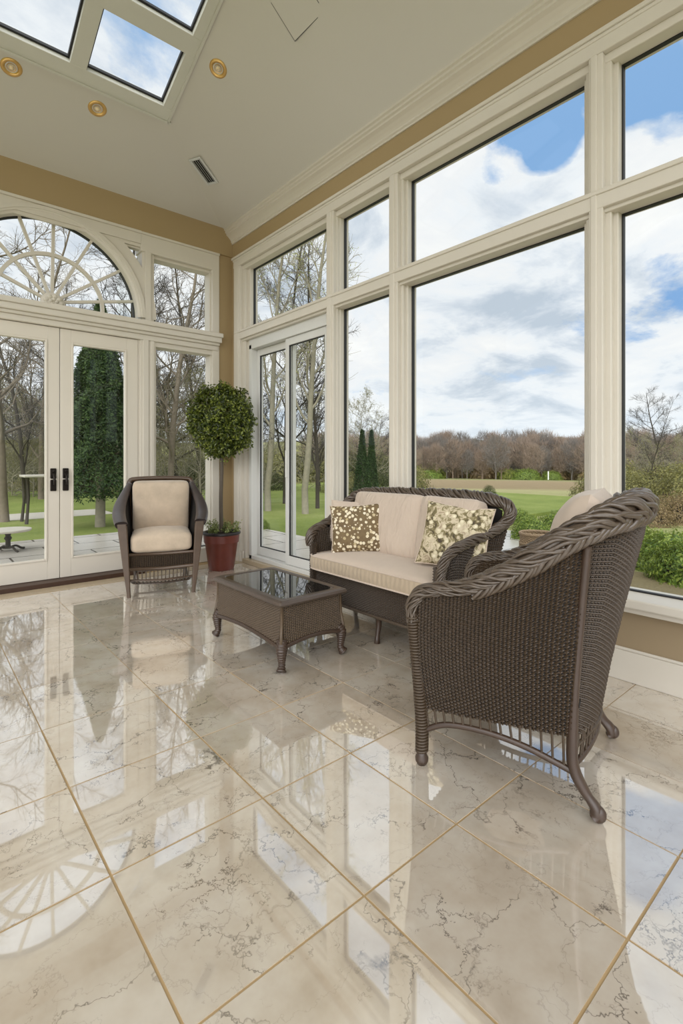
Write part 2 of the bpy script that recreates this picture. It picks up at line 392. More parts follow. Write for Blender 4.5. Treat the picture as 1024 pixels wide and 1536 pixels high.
# ---- floor: marble tiles in a grout bed
mb = MB(); tiles = MB()
mb.box((XL, YF, -.12), (XW+.1, YW+.12, -.0025)); mb.build('floor_bed', M['grout']); struct(bpy.data.objects['floor_bed']).name = 'floor'
xs = [-2.86, -2.395, -1.93, -1.465, -1.0, -.535, -.07, .40, .865, 1.245, 1.61, 1.985, 2.36, 2.69]
xs[0] = XL
ys = [YF, -1.41, -.945, -.48, -.02, .445, .921, 1.40, 1.865, 2.33, 2.79, 3.25, 3.715, 4.18, 4.70]
G = .0042
def tile(x0, y0, x1, y1, z=0.0, g=G):
    u0, v0 = rng.uniform(0, 60, 2); flip = rng.random() < .5
    V = np.array([(x0+g, y0+g, -.004), (x1-g, y0+g, -.004), (x1-g, y1-g, -.004), (x0+g, y1-g, -.004), (x0+g, y0+g, z), (x1-g, y0+g, z), (x1-g, y1-g, z), (x0+g, y1-g, z)])
    UV = np.stack([V[:, 0]+u0, V[:, 1]+v0], 1)
    if flip: UV = UV[:, ::-1]
    tiles.add(V, [(4,5,6,7),(0,1,5,4),(1,2,6,5),(2,3,7,6),(3,0,4,7)], UV)
for a, b in zip(xs[:-1], xs[1:]):
    for c, d in zip(ys[:-1], ys[1:]): tile(a, c, b, d, g=.0022 if (c > 2.2 or a > 1.5) else G*.85)
ft = tiles.build('floor', M['marble'], uv=True); struct(ft)
mb = MB(); mb.box((XL, 4.70, -.002), (XW, 4.86, .004)); struct(mb.build('floor', M['stone_border']))
mb = MB(); mb.box((.25, 4.87, -.002), (1.70, 5.06, .040)); struct(mb.build('trim_1', M['threshold_wood'], bevel=.004), 'dark wooden threshold strip')

def boxes(name, mat, L, bevel=.004, label=None):
    m = MB()
    for a, b in L: m.box(a, b)
    return struct(m.build(name, mat, bevel=bevel), label)

# ---- right wall: tan paint above and beside the windows, taupe below the sill
boxes('wall_right', M['tan_paint'], [((XW, YF, 3.18), (XW+.1, YW+.2, ZC+.05)), ((XW, 4.8, 0), (XW+.15, YW+.2, 3.18))], 0)
boxes('wall_right_lower', M['taupe_paint'], [((XW, YF, -.1), (XW+.2, 3.22, .37))], 0).name = 'wall_right'
boxes('baseboard_right', M['white_paint'], [((XW-.015, YF, 0), (XW, 3.2, .15)), ((XW-.009, YF, .15), (XW, 3.2, .165)), ((XW-.02, 4.72, 0), (XW, YW, .12))])
boxes('baseboard_back', M['white_paint'], [((2.56, YW-.02, 0), (XW, YW, .12))])
boxes('wall_right', M['white_paint'], [((XW+.1, 3.2, -.1), (XW+.2, 4.8, .02))], 0)

HB = 3.165      # lower edge of the head casing
# head casing with stepped mouldings
boxes('trim_2', M['white_paint'], [((FX-.002, YF, HB), (XW+.1, 4.91, 3.255)), ((FX-.018, YF, 3.255), (XW+.1, 4.93, 3.28)), ((FX-.008, YF, 3.235), (XW, 4.915, 3.256)),
                                   ((FX+.03, YF, 3.12), (GX+.05, 4.80, HB+.002))], .006, 'moulded head casing over the windows of the right wall')
# transom
boxes('trim_3', M['white_paint'], [((FX-.003, YF, 2.375), (GX+.06, 4.86, 2.465)), ((FX-.012, YF, 2.445), (XW, 4.88, 2.468)), ((FX+.021, YF, 2.46), (GX+.049, 4.80, 2.487)), ((FX+.021, YF, 2.355), (GX+.049, 4.78, 2.38))], .005,
      'moulded horizontal transom between upper and lower windows')
# sill board
boxes('trim_4', M['white_paint'], [((2.595, YF, .385), (GX+.1, 3.22, .43)), ((2.625, YF, .355), (XW, 3.215, .388))], .008, 'white window sill board')
boxes('trim_5', M['stone_border'], [((2.66, 3.215, 0), (GX+.12, 4.72, .045))], .005, 'stone step under the sliding door')
# uprights: (near edge, far edge, step width)
ups = [(-1.40, -1.29, .045), (-.24, -.13, .045), (1.067, 1.139, .05), (2.482, 2.568, .042), (3.205, 3.30, .012), (4.765, 4.90, .10)]
for i, (a, b, st) in enumerate(ups):
    L = [((FX, a, .43 if i < 4 else .0), (GX+.06, b, HB)), ((FX-.008, a+.028, .43 if i < 4 else .0), (XW, b-.012, HB)),
         ((FX+.035, a-st*.55, .43 if i < 4 else .0), (GX+.05, b+(st*.55 if i < 5 else 0), HB)), ((FX+.065, a-st, .43 if i < 4 else .0), (GX+.05, b+(st if i < 5 else 0), HB))]
    boxes('trim_%d' % (6+i), M['white_paint'], L, .005, 'moulded window post of the right wall')

# ---- windows of the right wall
wn_ = [0]
def window(poly_min, poly_max, axis, fr=.008, depth=.02, name=None):
    """thin gasketed sash and a pane; axis 0: pane lies in a plane of constant x, 1: constant y"""
    wn_[0] += 1
    a, b = np.array(poly_min, float), np.array(poly_max, float)
    root = struct(empty('window_%d' % wn_[0], (a+b)/2))
    o = 1-axis; f = MB(); g = MB()
    def bx(m, lo, z0, hi, z1, p0, p1):
        A = [0, 0, z0]; B = [0, 0, z1]; A[axis] = p0; B[axis] = p1; A[o] = lo; B[o] = hi; m.box(A, B)
    P = a[axis]; s = 1
    bx(f, a[o], a[2], a[o]+fr, b[2], P-.004, P+depth); bx(f, b[o]-fr, a[2], b[o], b[2], P-.004, P+depth)
    bx(f, a[o]+fr, a[2], b[o]-fr, a[2]+fr, P-.004, P+depth); bx(f, a[o]+fr, b[2]-fr, b[o]-fr, b[2], P-.004, P+depth)
    bx(g, a[o]+fr, a[2]+fr, b[o]-fr, b[2]-fr, P+.008, P+.0085)
    f.build('frame', M['gasket'], root); 
    v = MB(); A = [0,0,a[2]+fr]; 
    q = [0]*3
    def P3(u, z): 
        r = [0, 0, z]; r[axis] = P+.01; r[o] = u; return r
    v.add([P3(a[o]+fr, a[2]+fr), P3(b[o]-fr, a[2]+fr), P3(b[o]-fr, b[2]-fr), P3(a[o]+fr, b[2]-fr)], [(0,1,2,3)])
    v.build('pane', M['glass'], root)
    return root
rows = ((.43, 2.356), (2.486, 3.122))
for (a, b) in ((-1.245, -.285), (-.085, 1.017), (1.189, 2.44), (2.61, 3.193)):
    for z0, z1 in rows: window((GX, a, z0), (GX, b, z1), 0)
window((GX, 3.312, rows[1][0]), (GX, 4.665, rows[1][1]), 0)

# ---- sliding door in the right wall: outer frame and two panels
boxes('trim_12', M['vinyl'], [((2.715, 3.312, .045), (2.86, 3.36, 2.30)), ((2.715, 4.62, .045), (2.86, 4.668, 2.30)), ((2.715, 3.312, 2.255), (2.86, 4.668, 2.356)), ((2.715, 3.312, .045), (2.86, 4.668, .085))], .003, 'white frame of the sliding door')
def door_panel(name, y0, y1, x, z0, z1, sl, sr, st, sb, handle=None):
    root = struct(empty(name, (x, (y0+y1)/2, z0)))
    f = MB(); t = .035
    f.box((x, y0, z0), (x+t, y0+sl, z1)); f.box((x, y1-sr, z0), (x+t, y1, z1)); f.box((x, y0+sl, z1-st), (x+t, y1-sr, z1)); f.box((x, y0+sl, z0), (x+t, y1-sr, z0+sb))
    f.build('door_frame', M['vinyl'], root, bevel=.003)
    g = MB()
    for lo, hi, za, zb in ((y0+sl, y0+sl+.008, z0+sb, z1-st), (y1-sr-.008, y1-sr, z0+sb, z1-st), (y0+sl, y1-sr, z0+sb, z0+sb+.008), (y0+sl, y1-sr, z1-st-.008, z1-st)):
        g.box((x+.008, lo, za), (x+.022, hi, zb))
    g.build('gasket', M['gasket'], root)
    p = MB(); p.add([(x+.017, y0+sl, z0+sb), (x+.017, y1-sr, z0+sb), (x+.017, y1-sr, z1-st), (x+.017, y0+sl, z1-st)], [(0,1,2,3)]); p.build('pane', M['glass'], root)
    if handle:
        h = MB(); h.box((x-.018, handle-.012, .92), (x, handle+.012, 1.18)); h.build('handle', M['vinyl'], root, bevel=.004)
    return root
door_panel('door_1', 3.36, 4.02, 2.735, .087, 2.253, .055, .055, .07, .085, 3.99)
door_panel('door_2', 3.96, 4.62, 2.785, .087, 2.253, .055, .045, .07, .085)

# ---- crown moulding along the right wall
prof = [(0, 0), (-.012, 0), (-.012, .014), (-.022, .022), (-.022, .034), (-.034, .05), (-.055, .07), (-.078, .085), (-.078, .10), (-.092, .108), (-.092, .124), (-.106, .132), (-.106, .15), (0, .15)]
P = np.array([[(XW+x, y, 3.455+z) for x, z in prof] for y in (YF, YW)])
m = MB(); m.grid(P); struct(m.build('trim_13', M['white_paint']), 'crown moulding under the ceiling')

# ---- back wall
boxes('wall_back', M['tan_paint'], [((2.53, YW, 0), (XW+.2, YW+.2, ZC+.05)), ((XL, YW, 3.3), (2.53, YW+.2, ZC+.05)), ((XL, YW-.022, 3.318), (XW, YW, ZC+.02)), ((XL, YW, 0), (-.60, YW+.2, 3.3))], 0)
AC = .93; AZ = 2.48; AR = .745; AO = .828
boxes('trim_14', M['white_paint'], [((2.455, YW-.012, .0), (2.535, YW+.15, 3.315)), ((1.70, YW-.012, 3.13), (2.46, YW+.15, 3.315)), ((1.70, YW-.03, 3.295), (2.535, YW, 3.318)),
    ((2.448, YW+.005, 3.10), (2.535, YW+.15, 3.2)), ((1.74, YW-.02, 2.45), (1.80, YW+.14, 3.14)), ((1.715, YW+.002, 2.45), (1.835, YW+.14, 3.14)), ((2.44, YW+.03, 2.44), (2.47, YW+.15, 3.12)),
    ((1.80, YW+.03, 3.10), (2.47, YW+.15, 3.135))], .005, 'white casing around the right side windows of the back wall')
# jamb between french doors and side window
boxes('trim_15', M['white_paint'], [((1.695, YW-.008, 0), (1.845, YW+.14, 2.30)), ((1.72, YW-.02, 0), (1.775, YW, 2.29)), ((1.795, YW-.016, 0), (1.83, YW, 2.29)), ((1.68, YW+.01, 0), (1.70, YW+.14, 2.30)),
    ((1.84, YW+.02, 0), (1.862, YW+.14, 2.28)), ((1.70, YW-.0, 0), (2.5, YW+.14, .15)), ((1.84, YW+.0, 2.215), (2.5, YW+.14, 2.30)), ((2.442, YW+.02, .14), (2.47, YW+.14, 2.24))], .004, 'white moulded post beside the french doors')
# shelf moulding over doors
boxes('trim_16', M['white_paint'], [((.0, YW-.075, 2.40), (2.555, YW+.10, 2.448)), ((.0, YW-.06, 2.345), (2.545, YW+.10, 2.402)), ((.0, YW-.04, 2.315), (2.53, YW+.10, 2.347)), ((.0, YW-.022, 2.262), (2.52, YW+.12, 2.317))], .009, 'white shelf moulding over the french doors')
# arch surround: flat panel with a round opening, moulded ring
def arc_panel(x0, x1, z0, z1, r, c, y0, y1, n=48):
    """panel between the arch of radius r and the rectangle, upper half"""
    m = MB(); a = np.linspace(0, PI, n)
    inner = np.stack([c[0]+r*np.cos(a), c[1]+r*np.sin(a)], 1)
    o = []
    for t in a:
        dx, dz = math.cos(t), math.sin(t)
        s = min((x1-c[0])/dx if dx > 1e-6 else 1e9, (x0-c[0])/dx if dx < -1e-6 else 1e9, (z1-c[1])/dz if dz > 1e-6 else 1e9)
        o.append((c[0]+dx*s, c[1]+dz*s))
    o = np.array(o)
    P = np.zeros((n, 4, 3))
    for k, (q, y) in enumerate(((inner, y1), (inner, y0), (o, y0), (o, y1))):
        P[:, k, 0] = q[:, 0]; P[:, k, 1] = y; P[:, k, 2] = q[:, 1]
    m.grid(P, wv=True); return m
# spandrel panel split so that the small corner windows stay open
def ring(rs, ys_, c=(AC, AZ), a0=0., a1=PI, n=64):
    a = np.linspace(a0, a1, n); P = np.zeros((n, len(rs), 3))
    for k, (r, y) in enumerate(zip(rs, ys_)): P[:, k] = np.stack([c[0]+r*np.cos(a), np.full(n, y), c[1]+r*np.sin(a)], 1)
    return P
m = MB(); m.grid(ring([AR-.0, AR-.0, AR+.018, AR+.022, AR+.045, AR+.05, AO-.05, AO-.045, AO-.015, AO-.01, AO, AO], [YW+.14, YW+.005, YW-.005, YW-.016, YW-.02, YW-.012, YW-.012, YW-.024, YW-.024, YW-.012, YW-.008, YW+.14]))
w2_ = ring([.815, .925], [YW-.002, YW-.002]); w2_[..., 2] = np.minimum(w2_[..., 2], 3.31); m.grid(w2_); w2_ = ring([.925, .925], [YW-.002, YW+.1]); w2_[..., 2] = np.minimum(w2_[..., 2], 3.31); m.grid(w2_)
struct(m.build('trim_17', M['white_paint'], smooth=False), 'white moulded ring around the arched window')
# flats above the ring, leaving triangular lights
def flat_between(xa, xb, ztop, n=30):
    m = MB(); x = np.linspace(xa, xb, n); zz_ = np.minimum(3.305, AZ+np.sqrt(np.maximum(0, .915**2-(x-AC)**2))); P = np.zeros((n, 2, 3)); P[:, 0] = np.stack([x, np.full(n, YW), zz_], 1); P[:, 1] = np.stack([x, np.full(n, YW), np.full(n, ztop)], 1)
    return m.grid(P)
XT = AC+.60
m = flat_between(AC-.60, XT, 3.30)
m.box((AC-.60, YW+.001, 3.20+.0), (XT, YW+.001+.0005, 3.30))
m.box((XL+1.9, YW-.001, 3.17), (1.735, YW+.02, 3.30)); m.box((-.6, YW-.0315, 3.295), (1.70, YW, 3.318)); m.box((-.6, YW-.0135, 3.2), (1.70, YW, 3.3))
# flats beside the small lights
m.box((1.735, YW-.004, 2.44), (1.76, YW+.1, 3.2)); m.box((AC-(1.76-AC), YW-.004, 2.44), (AC-(1.735-AC), YW+.1, 3.2))
struct(m.build('trim_18', M['white_paint']), 'white flat panel over the arched window')
m = MB()
for sgn in (1, -1):
    X = lambda v: AC+sgn*(v-AC)
    # lower web between ring and post, under the small light
    x = np.linspace(1.0, 1.74, 24); 
    zc = 0
m.box((1.735, YW, 2.45), (1.80, YW+.1, 2.88))
struct(m.build('trim_19', M['white_paint']), 'white web beside the arched window')
# arched window: spokes, inner ring, keystone, pane
wn_[0] += 1
arch = struct(empty('window_%d' % wn_[0], (AC, YW+.1, AZ)), 'arched fanlight over the french doors')
arch['label'] = 'arched fanlight over the french doors'
c0 = np.array([.955, YW+.1, 2.50])
f = MB()
for dg in (12, 36, 63, 89, 110, 133, 157):
    t = math.radians(dg); d = np.array([math.cos(t), 0, math.sin(t)]); nn = np.array([-math.sin(t), 0, math.cos(t)])
    L = AR+.03; wd = .013
    bot = [c0+d*.03-nn*wd+np.array([0,-.018,0]), c0+d*.03+nn*wd+np.array([0,-.018,0]), c0+d*.03+nn*wd+np.array([0,.012,0]), c0+d*.03-nn*wd+np.array([0,.012,0])]
    f.hexa(bot, [q+d*(L-.03) for q in bot])
f.build('glazing_bar', M['white_paint'], arch, bevel=.003)
f = MB(); f.grid(ring([.408, .408, .438, .438], [YW+.112, YW+.078, YW+.078, YW+.112], (.955, 2.50), math.radians(-6), math.radians(186)), wv=True); f.build('inner_ring', M['white_paint'], arch)
f = MB(); f.grid(ring([AR-.012, AR-.012, AR+.01], [YW+.115, YW+.085, YW+.08], (AC, AZ), 0, PI)); f.build('frame', M['gasket'], arch)
f = MB(); a = np.linspace(0, PI, 40); pts = [(AC+AR*math.cos(t), YW+.108, AZ+AR*math.sin(t)) for t in a]; pts = [(AC+AR, YW+.108, 2.44)]+pts+[(AC-AR, YW+.108, 2.44)]
ci = len(pts); f.add(pts+[(AC, YW+.108, 2.44)], [(i, i+1, ci) for i in range(ci-1)]); f.build('pane', M['glass'], arch)
# carved rosette at the hub of the fanlight
f = MB(); kc = np.array([.955, YW+.055, 2.485]); f.ball(kc, (.10, .035, .09), 20, 12)
for i in range(9):
    t = i/9*2*PI; f.ball(kc+np.array([math.cos(t)*.058, -.022, math.sin(t)*.05]), (.024, .016, .022), 10, 7)
for i in range(5):
    t = i/5*2*PI+.3; f.ball(kc+np.array([math.cos(t)*.024, -.036, math.sin(t)*.022]), (.016, .012, .015), 8, 6)
f.box((.85, YW+.03, 2.44), (1.07, YW+.09, 2.46))
f.build('rosette', M['white_paint'], arch, smooth=True)
# small corner light right of the arch
for sgn in (1, -1):
    wn_[0] += 1; X = lambda v: AC+sgn*(v-AC)
    r_ = struct(empty('window_%d' % wn_[0], (X(1.66), YW+.06, 3.0)))
    f = MB(); f.box((X(1.738), YW+.02, 2.45), (X(1.752), YW+.08, 3.17)); f.box((X(1.52), YW+.02, 3.152), (X(1.752), YW+.08, 3.17)); f.build('frame', M['white_paint'], r_)
    f = MB(); f.add([(X(1.5), YW+.06, 2.45), (X(1.745), YW+.06, 2.45), (X(1.745), YW+.06, 3.165), (X(1.5), YW+.06, 3.165)], [(0,1,2,3)]); f.build('pane', M['glass'], r_)
# side windows
window((1.835, YW+.10, 2.45), (2.46, YW+.10, 3.12), 1, .01)
window((1.855, YW+.10, .15), (2.468, YW+.10, 2.225), 1, .01)
# mirrored left part of the wall (beyond the picture, seen in reflections)
for z0, z1 in ((.15, 2.225), (2.45, 3.12)): window((-.59, YW+.10, z0), (.0, YW+.10, z1), 1, .01)
boxes('trim_20', M['white_paint'], [((.0, YW, 0), (.29, YW+.14, 2.3)), ((-.66, YW, 0), (-.58, YW+.14, 3.3)), ((.0, YW, 2.44), (.12, YW+.14, 3.2)), ((-.66, YW-.05, 2.28), (.05, YW+.12, 2.448)), ((-.66, YW, 0), (.05, YW+.14, .15)), ((-.66, YW, 3.11), (.15, YW+.14, 3.3))], .004)

# ---- french doors
def french(name, x0, x1, gx0, gx1, hx, hlabel):
    root = struct(empty(name, ((x0+x1)/2, YW+.01, .02)))
    y0, y1 = YW+.004, YW+.05; z0, z1 = .043, 2.258; gz0, gz1 = .205, 2.145
    f = MB(); f.box((x0, y0, z0), (gx0, y1, z1)); f.box((gx1, y0, z0), (x1, y1, z1)); f.box((gx0, y0, z0), (gx1, y1, gz0)); f.box((gx0, y0, gz1), (gx1, y1, z1))
    f.build('door_frame', M['door_paint'], root, bevel=.003)
    f = MB(); w_ = .018
    for a, b in (((gx0, gz0), (gx0+w_, gz1)), ((gx1-w_, gz0), (gx1, gz1)), ((gx0+w_, gz0), (gx1-w_, gz0+w_)), ((gx0+w_, gz1-w_), (gx1-w_, gz1))): f.box((a[0], y0-.006, a[1]), (b[0], y1, b[1]))
    f.build('glazing_bead', M['door_paint'], root, bevel=.004)
    f = MB(); f.add([(gx0, y0+.03, gz0), (gx1, y0+.03, gz0), (gx1, y0+.03, gz1), (gx0, y0+.03, gz1)], [(0,1,2,3)]); f.build('pane', M['glass'], root)
    h = MB()
    for zc, hh in ((.97, .045), (.865, .05)):
        h.box((hx-.024, y0-.014, zc-hh), (hx+.024, y0, zc+hh)); 
    pl = h.build('handle', M['dark_metal'], root, bevel=.006)
    k_ = MB(); k_.tube([(hx, y0-.012, .96), (hx, y0-.045, .955), (hx, y0-.05, .93), (hx, y0-.048, .87)], [.010, .011, .011, .009], 10)
    k_.ball((hx, y0-.022, .99), (.011, .012, .011)); k_.build('lever', M['dark_metal'], pl, world=False, smooth=True).location = tuple(-np.array(root.location))
    return root
french('door_3', 1.002, 1.678, 1.092, 1.573, 1.045, '')
french('door_4', .30, .997, .41, .905, .948, '')

# ================================================================== CEILING
Q = ray(250, 186)*4.22 + np.array([0, 0, CZ])
k1 = (Q[2]-ZC)/(YW-Q[1])
P1n = np.array([0, k1, 1.]); P1n /= np.linalg.norm(P1n)         # pitch over the back wall
P1o = np.array([0, YW, ZC])
def onP1(x, y, off=0.):
    d = ray(x, y); o = np.array([0, 0, CZ]); return o + d*((P1o+P1n*off-o).dot(P1n)/d.dot(P1n))
XC = XW-.10                                                     # inner edge of the crown
SX = 1.634; SY = 4.14; SYT = 2.42
zP = lambda y, off=0.: ZC + k1*(YW-y)
Q = np.array([SX, SY, zP(SY)])
Et = np.array([SX, SYT, zP(SYT)])
m = MB()
m.add([(XL, YW, ZC), (XC, YW, ZC), Q, (XL, SY, zP(SY))], [(0, 1, 2, 3)])
struct(m.build('ceiling', M['ceiling_paint']))
# pitch over the right wall: from the crown line up to the skylight edge
n = 50; m = MB(); t = np.linspace(0, 1, n)[:, None]
crown = np.array([XC, YW, ZC])*(1-t) + np.array([XC, SYT, ZC])*t; edgel = Q*(1-t) + Et*t
crown = np.vstack([crown, np.linspace([XC, SYT, ZC], [XC, YF, ZC], 20)[1:]]); edgel = np.vstack([edgel, np.linspace(Et, [SX, YF, Et[2]], 20)[1:]])
P = np.stack([crown*(1-s)+edgel*s for s in np.linspace(0, 1, 14)], 1); m.grid(P)
c2 = m.build('ceiling', M['ceiling_paint'], smooth=True); struct(c2)
from mathutils.bvhtree import BVHTree
V = np.vstack(m.v); bvh = BVHTree.FromPolygons([tuple(v) for v in V], [tuple(int(i) for i in f) for f in m.f[0]])
def onC2(x, y):
    h = bvh.ray_cast(Vector((0, 0, CZ)), Vector(ray(x, y))); nn = h[1] if h[1].z < 0 else -h[1]
    return np.array(h[0]), np.array(nn)
m = MB(); m.add([(XL, SYT, Et[2]), (SX, SYT, Et[2]), (SX, YF, Et[2]), (XL, YF, Et[2])], [(0, 1, 2, 3)]); struct(m.build('ceiling', M['ceiling_paint']))

# skylight: frame grid in the pitch with glazed bays
def pitchbox(m, xa, xb, ya, yb, lo, hi):
    pts = []
    for off in (lo, hi):
        for x, y in ((xa, ya), (xb, ya), (xb, yb), (xa, yb)): pts.append(np.array([x, y, zP(y)]) + P1n*off)
    m.hexa(pts[:4], pts[4:])
cols = [(.98-.683*i, 1.553-.683*i) for i in range(6)][::-1]; rws = [(3.60, 4.03), (3.04, 3.47), (SYT+.06, 2.91)]
m = MB()
xb = [XL] + [c for ab in cols for c in ab] + [SX]
xb[1] = max(xb[1], XL+.05)
for i in range(0, len(xb)-1, 2):
    pitchbox(m, xb[i], xb[i+1], SYT, SY, -.004, .09)
yb = [SYT, rws[2][0], rws[2][1], rws[1][0], rws[1][1], rws[0][0], rws[0][1], SY]
for i in range(0, len(yb)-1, 2):
    pitchbox(m, XL, SX, yb[i], yb[i+1], -.0055, .088)
struct(m.build('trim_21', M['skylight_paint'], bevel=.003), 'white timber frame of the skylight')
m = MB(); pitchbox(m, XL, SX+.02, SY-.012, SY+.004, -.018, .01); pitchbox(m, SX-.012, SX+.006, SYT, SY, -.018, .01); struct(m.build('trim_22', M['skylight_paint']))
for (a, b) in cols:
    for (c, d) in rws:
        wn_[0] += 1
        r_ = struct(empty('window_%d' % wn_[0], ((a+b)/2, (c+d)/2, zP((c+d)/2))))
        f = MB(); g = .014
        for q in ((a, a+g, c, d), (b-g, b, c, d), (a+g, b-g, c, c+g), (a+g, b-g, d-g, d)): pitchbox(f, *q, .035, .06)
        f.build('frame', M['gasket'], r_)
        f = MB(); f.add([np.array([x, y, zP(y)])+P1n*.05 for x, y in ((a, c), (b, c), (b, d), (a, d))], [(0,1,2,3)]); f.build('pane', M['glass'], r_)

# ceiling fittings
def oriented(pos, nrm_, name):
    z = Vector(nrm_); q = z.to_track_quat('Z', 'Y'); o = empty(name, pos); o.rotation_euler = q.to_euler(); return o
lights = []
d_ = ray(146, 163); p = onP1(146, 163); lights.append((p, -P1n, 'brass ringed ceiling downlight below the small skylight pane'))
p = onP1(17, 101); lights.append((p, -P1n, 'brass ringed ceiling downlight near the left edge of the picture'))
p, nn = onC2(327, 103); lights.append((p, nn, 'brass ringed ceiling downlight right of the skylight'))
for p, nn, lab in lights:
    o = oriented(p, nn, 'ceiling_downlight'); tag(o, lab, 'ceiling light', 'recessed ceiling downlights')
    m = MB(); m.lathe([(.040, .0), (.046, .008), (.058, .009), (.066, .004), (.068, 0)]); m.build('trim_ring', M['brass'], o, smooth=True, world=False)
    m = MB(); m.lathe([(.042, .004), (.036, -.004), (.026, .003), (.024, -.004), (0.001, -.004)]); m.build('reflector', M['brass'], o, smooth=True, world=False)
    m = MB(); m.lathe([(.018, -.003), (.017, .008), (.010, .014), (.0005, .016)], n=20); m.ball((.004, .003, .014), .006); m.build('bulb', M['bulb'], o, smooth=True, world=False)
# air vent next to the hip
pc = [onC2(*q) for q in ((287.6, 242.8), (295.4, 228.8), (324.7, 270), (314.5, 279.5))]
c = sum(q[0] for q in pc)/4; nn = pc[0][1]+pc[2][1]; nn = nn/np.linalg.norm(nn)
ax = ((pc[2][0]+pc[3][0])-(pc[0][0]+pc[1][0]))/2; Lx = np.linalg.norm(ax); ax -= nn*ax.dot(nn); ax /= np.linalg.norm(ax); ay = np.cross(nn, ax); Ly = (np.linalg.norm(pc[1][0]-pc[0][0])+np.linalg.norm(pc[3][0]-pc[2][0]))/2
o = empty('ceiling_vent', c+nn*.004); o.rotation_euler = Matrix([[ax[i], ay[i], nn[i]] for i in range(3)]).to_euler()
tag(o, 'small louvred metal air vent in the sloping ceiling beside the hip', 'vent')
m = MB(); a, b = Lx/2, Ly/2; r = .022
for q in (((-a, -b, 0), (a, -b+r, .012)), ((-a, b-r, 0), (a, b, .012)), ((-a, -b+r, 0), (-a+r, b-r, .012)), ((a-r, -b+r, 0), (a, b-r, .012))): m.box(*q)
m.build('frame', M['vent_metal'], o, world=False, bevel=.004)
m = MB(); m.box((-a+r, -b+r, -.003), (a-r, b-r, 0.001)); m.build('duct', M['black'], o, world=False)
for i in range(4):
    y = -b+r+(i+.5)*(2*b-2*r)/4; m = MB(); m.hexa([(-a+r, y-.004, .001), (a-r, y-.004, .001), (a-r, y-.001, .001), (-a+r, y-.001, .001)], [(-a+r, y+.001, .010), (a-r, y+.001, .010), (a-r, y+.004, .010), (-a+r, y+.004, .010)]); m.build('louvre', M['vent_metal'], o, world=False)
# access hatch
hc = [onC2(*q) for q in ((443, 62), (486, 17), (449, -45), (404, 1))]
c = sum(q[0] for q in hc)/4; nn = sum(q[1] for q in hc); nn /= np.linalg.norm(nn)
o = empty('access_hatch', c); tag(o, 'flush painted access hatch with a thin dark gap in the ceiling', 'hatch')
pr = [q[0]-nn*((q[0]-c).dot(nn)) for q in hc]
def slab(m, pts, lo, hi): m.hexa([q+nn*lo for q in pts], [q+nn*hi for q in pts])
m = MB(); slab(m, [c+(q-c)*1.0 for q in pr], .001, .003); m.build('gap', M['black'], o)
m = MB(); slab(m, [c+(q-c)*.972 for q in pr], .003, .0045); m.build('panel', M['ceiling_paint'], o)
# ================================================================== FURNITURE HELPERS
def place(o, loc, rz): o.location = loc; o.rotation_euler = (0, 0, rz); return o
def weave(S, wid, hei, stake=.0135, row=.0072, amp=.0056, rad=.0028, flip=1):
    """real over-and-under weave on the surface S(u,v) -> xyz (vectorised); u across stakes, v up"""
    nu = max(4, int(round(wid/stake))); nv = max(4, int(round(hei/row)))
    m = MB()
    u = (np.arange(2*nu+1))/(2*nu); v = (np.arange(nv)+.5)/nv
    def sample(U, V):
        P = S(U, V); e = 1e-3
        du = S(np.clip(U+e, 0, 1), V)-S(np.clip(U-e, 0, 1), V); dv = S(U, np.clip(V+e, 0, 1))-S(U, np.clip(V-e, 0, 1))
        N = np.cross(du, dv); N /= (np.linalg.norm(N, axis=-1, keepdims=True)+1e-12)
        D = dv/(np.linalg.norm(dv, axis=-1, keepdims=True)+1e-12)
        return P, N*flip, D
    U, V = np.meshgrid(u, v); P, N, D = sample(U, V)
    sg = np.where((np.arange(nv)[:, None] + 0) % 2 == 0, 1, -1)
    off = amp*sg*np.cos(PI*(np.arange(2*nu+1))[None, :]/1.0*1.0)*((np.arange(2*nu+1)[None, :] % 2 == 0)*1.0 + 0)   # crest on each stake
    nn_ = np.arange(2*nu+1)[None, :]; off = amp*(.55*np.cos(PI*nn_) + .50*sg*np.cos(PI*nn_/2))
    jit = rng.normal(0, .0004, off.shape)
    Pc = P + N*(off+jit)[..., None]
    rn = rad*.72; rd = hei/nv*.39
    # diamond section
    ring_ = np.stack([Pc+N*rn, Pc+D*rd, Pc-N*rn, Pc-D*rd], 2)      # nv, nu, 4, 3
    K = ring_.shape; base = np.arange(K[0]*K[1]*4).reshape(K[0], K[1], 4)
    a = base[:, :-1]; b = base[:, 1:]
    F = []
    for q in range(4):
        r2 = (q+1) % 4; F.append(np.stack([a[..., q], b[..., q], b[..., r2], a[..., r2]], -1).reshape(-1, 4))
    m.add(ring_.reshape(-1, 3), np.vstack(F))
    # stakes
    us = (np.arange(nu)+.5)/nu*1.0
    vs = np.linspace(0, 1, 14)
    us = np.arange(nu+1)/nu
    U, V = np.meshgrid(us, vs); P, N, D = sample(U, V); A = np.cross(N, D); r = .0022
    for i in range(len(us)):
        R4 = np.stack([P[:, i]+N[:, i]*r, P[:, i]+A[:, i]*r, P[:, i]-N[:, i]*r, P[:, i]-A[:, i]*r], 1)
        m.grid(R4, wv=True)
    # liner
    ug = np.linspace(0, 1, 40); vg = np.linspace(0, 1, 30); U, V = np.meshgrid(ug, vg); P, N, D = sample(U, V)
    L = MB(); L.grid(P-N*.0016); L.grid(P-N*.009)
    return m, L
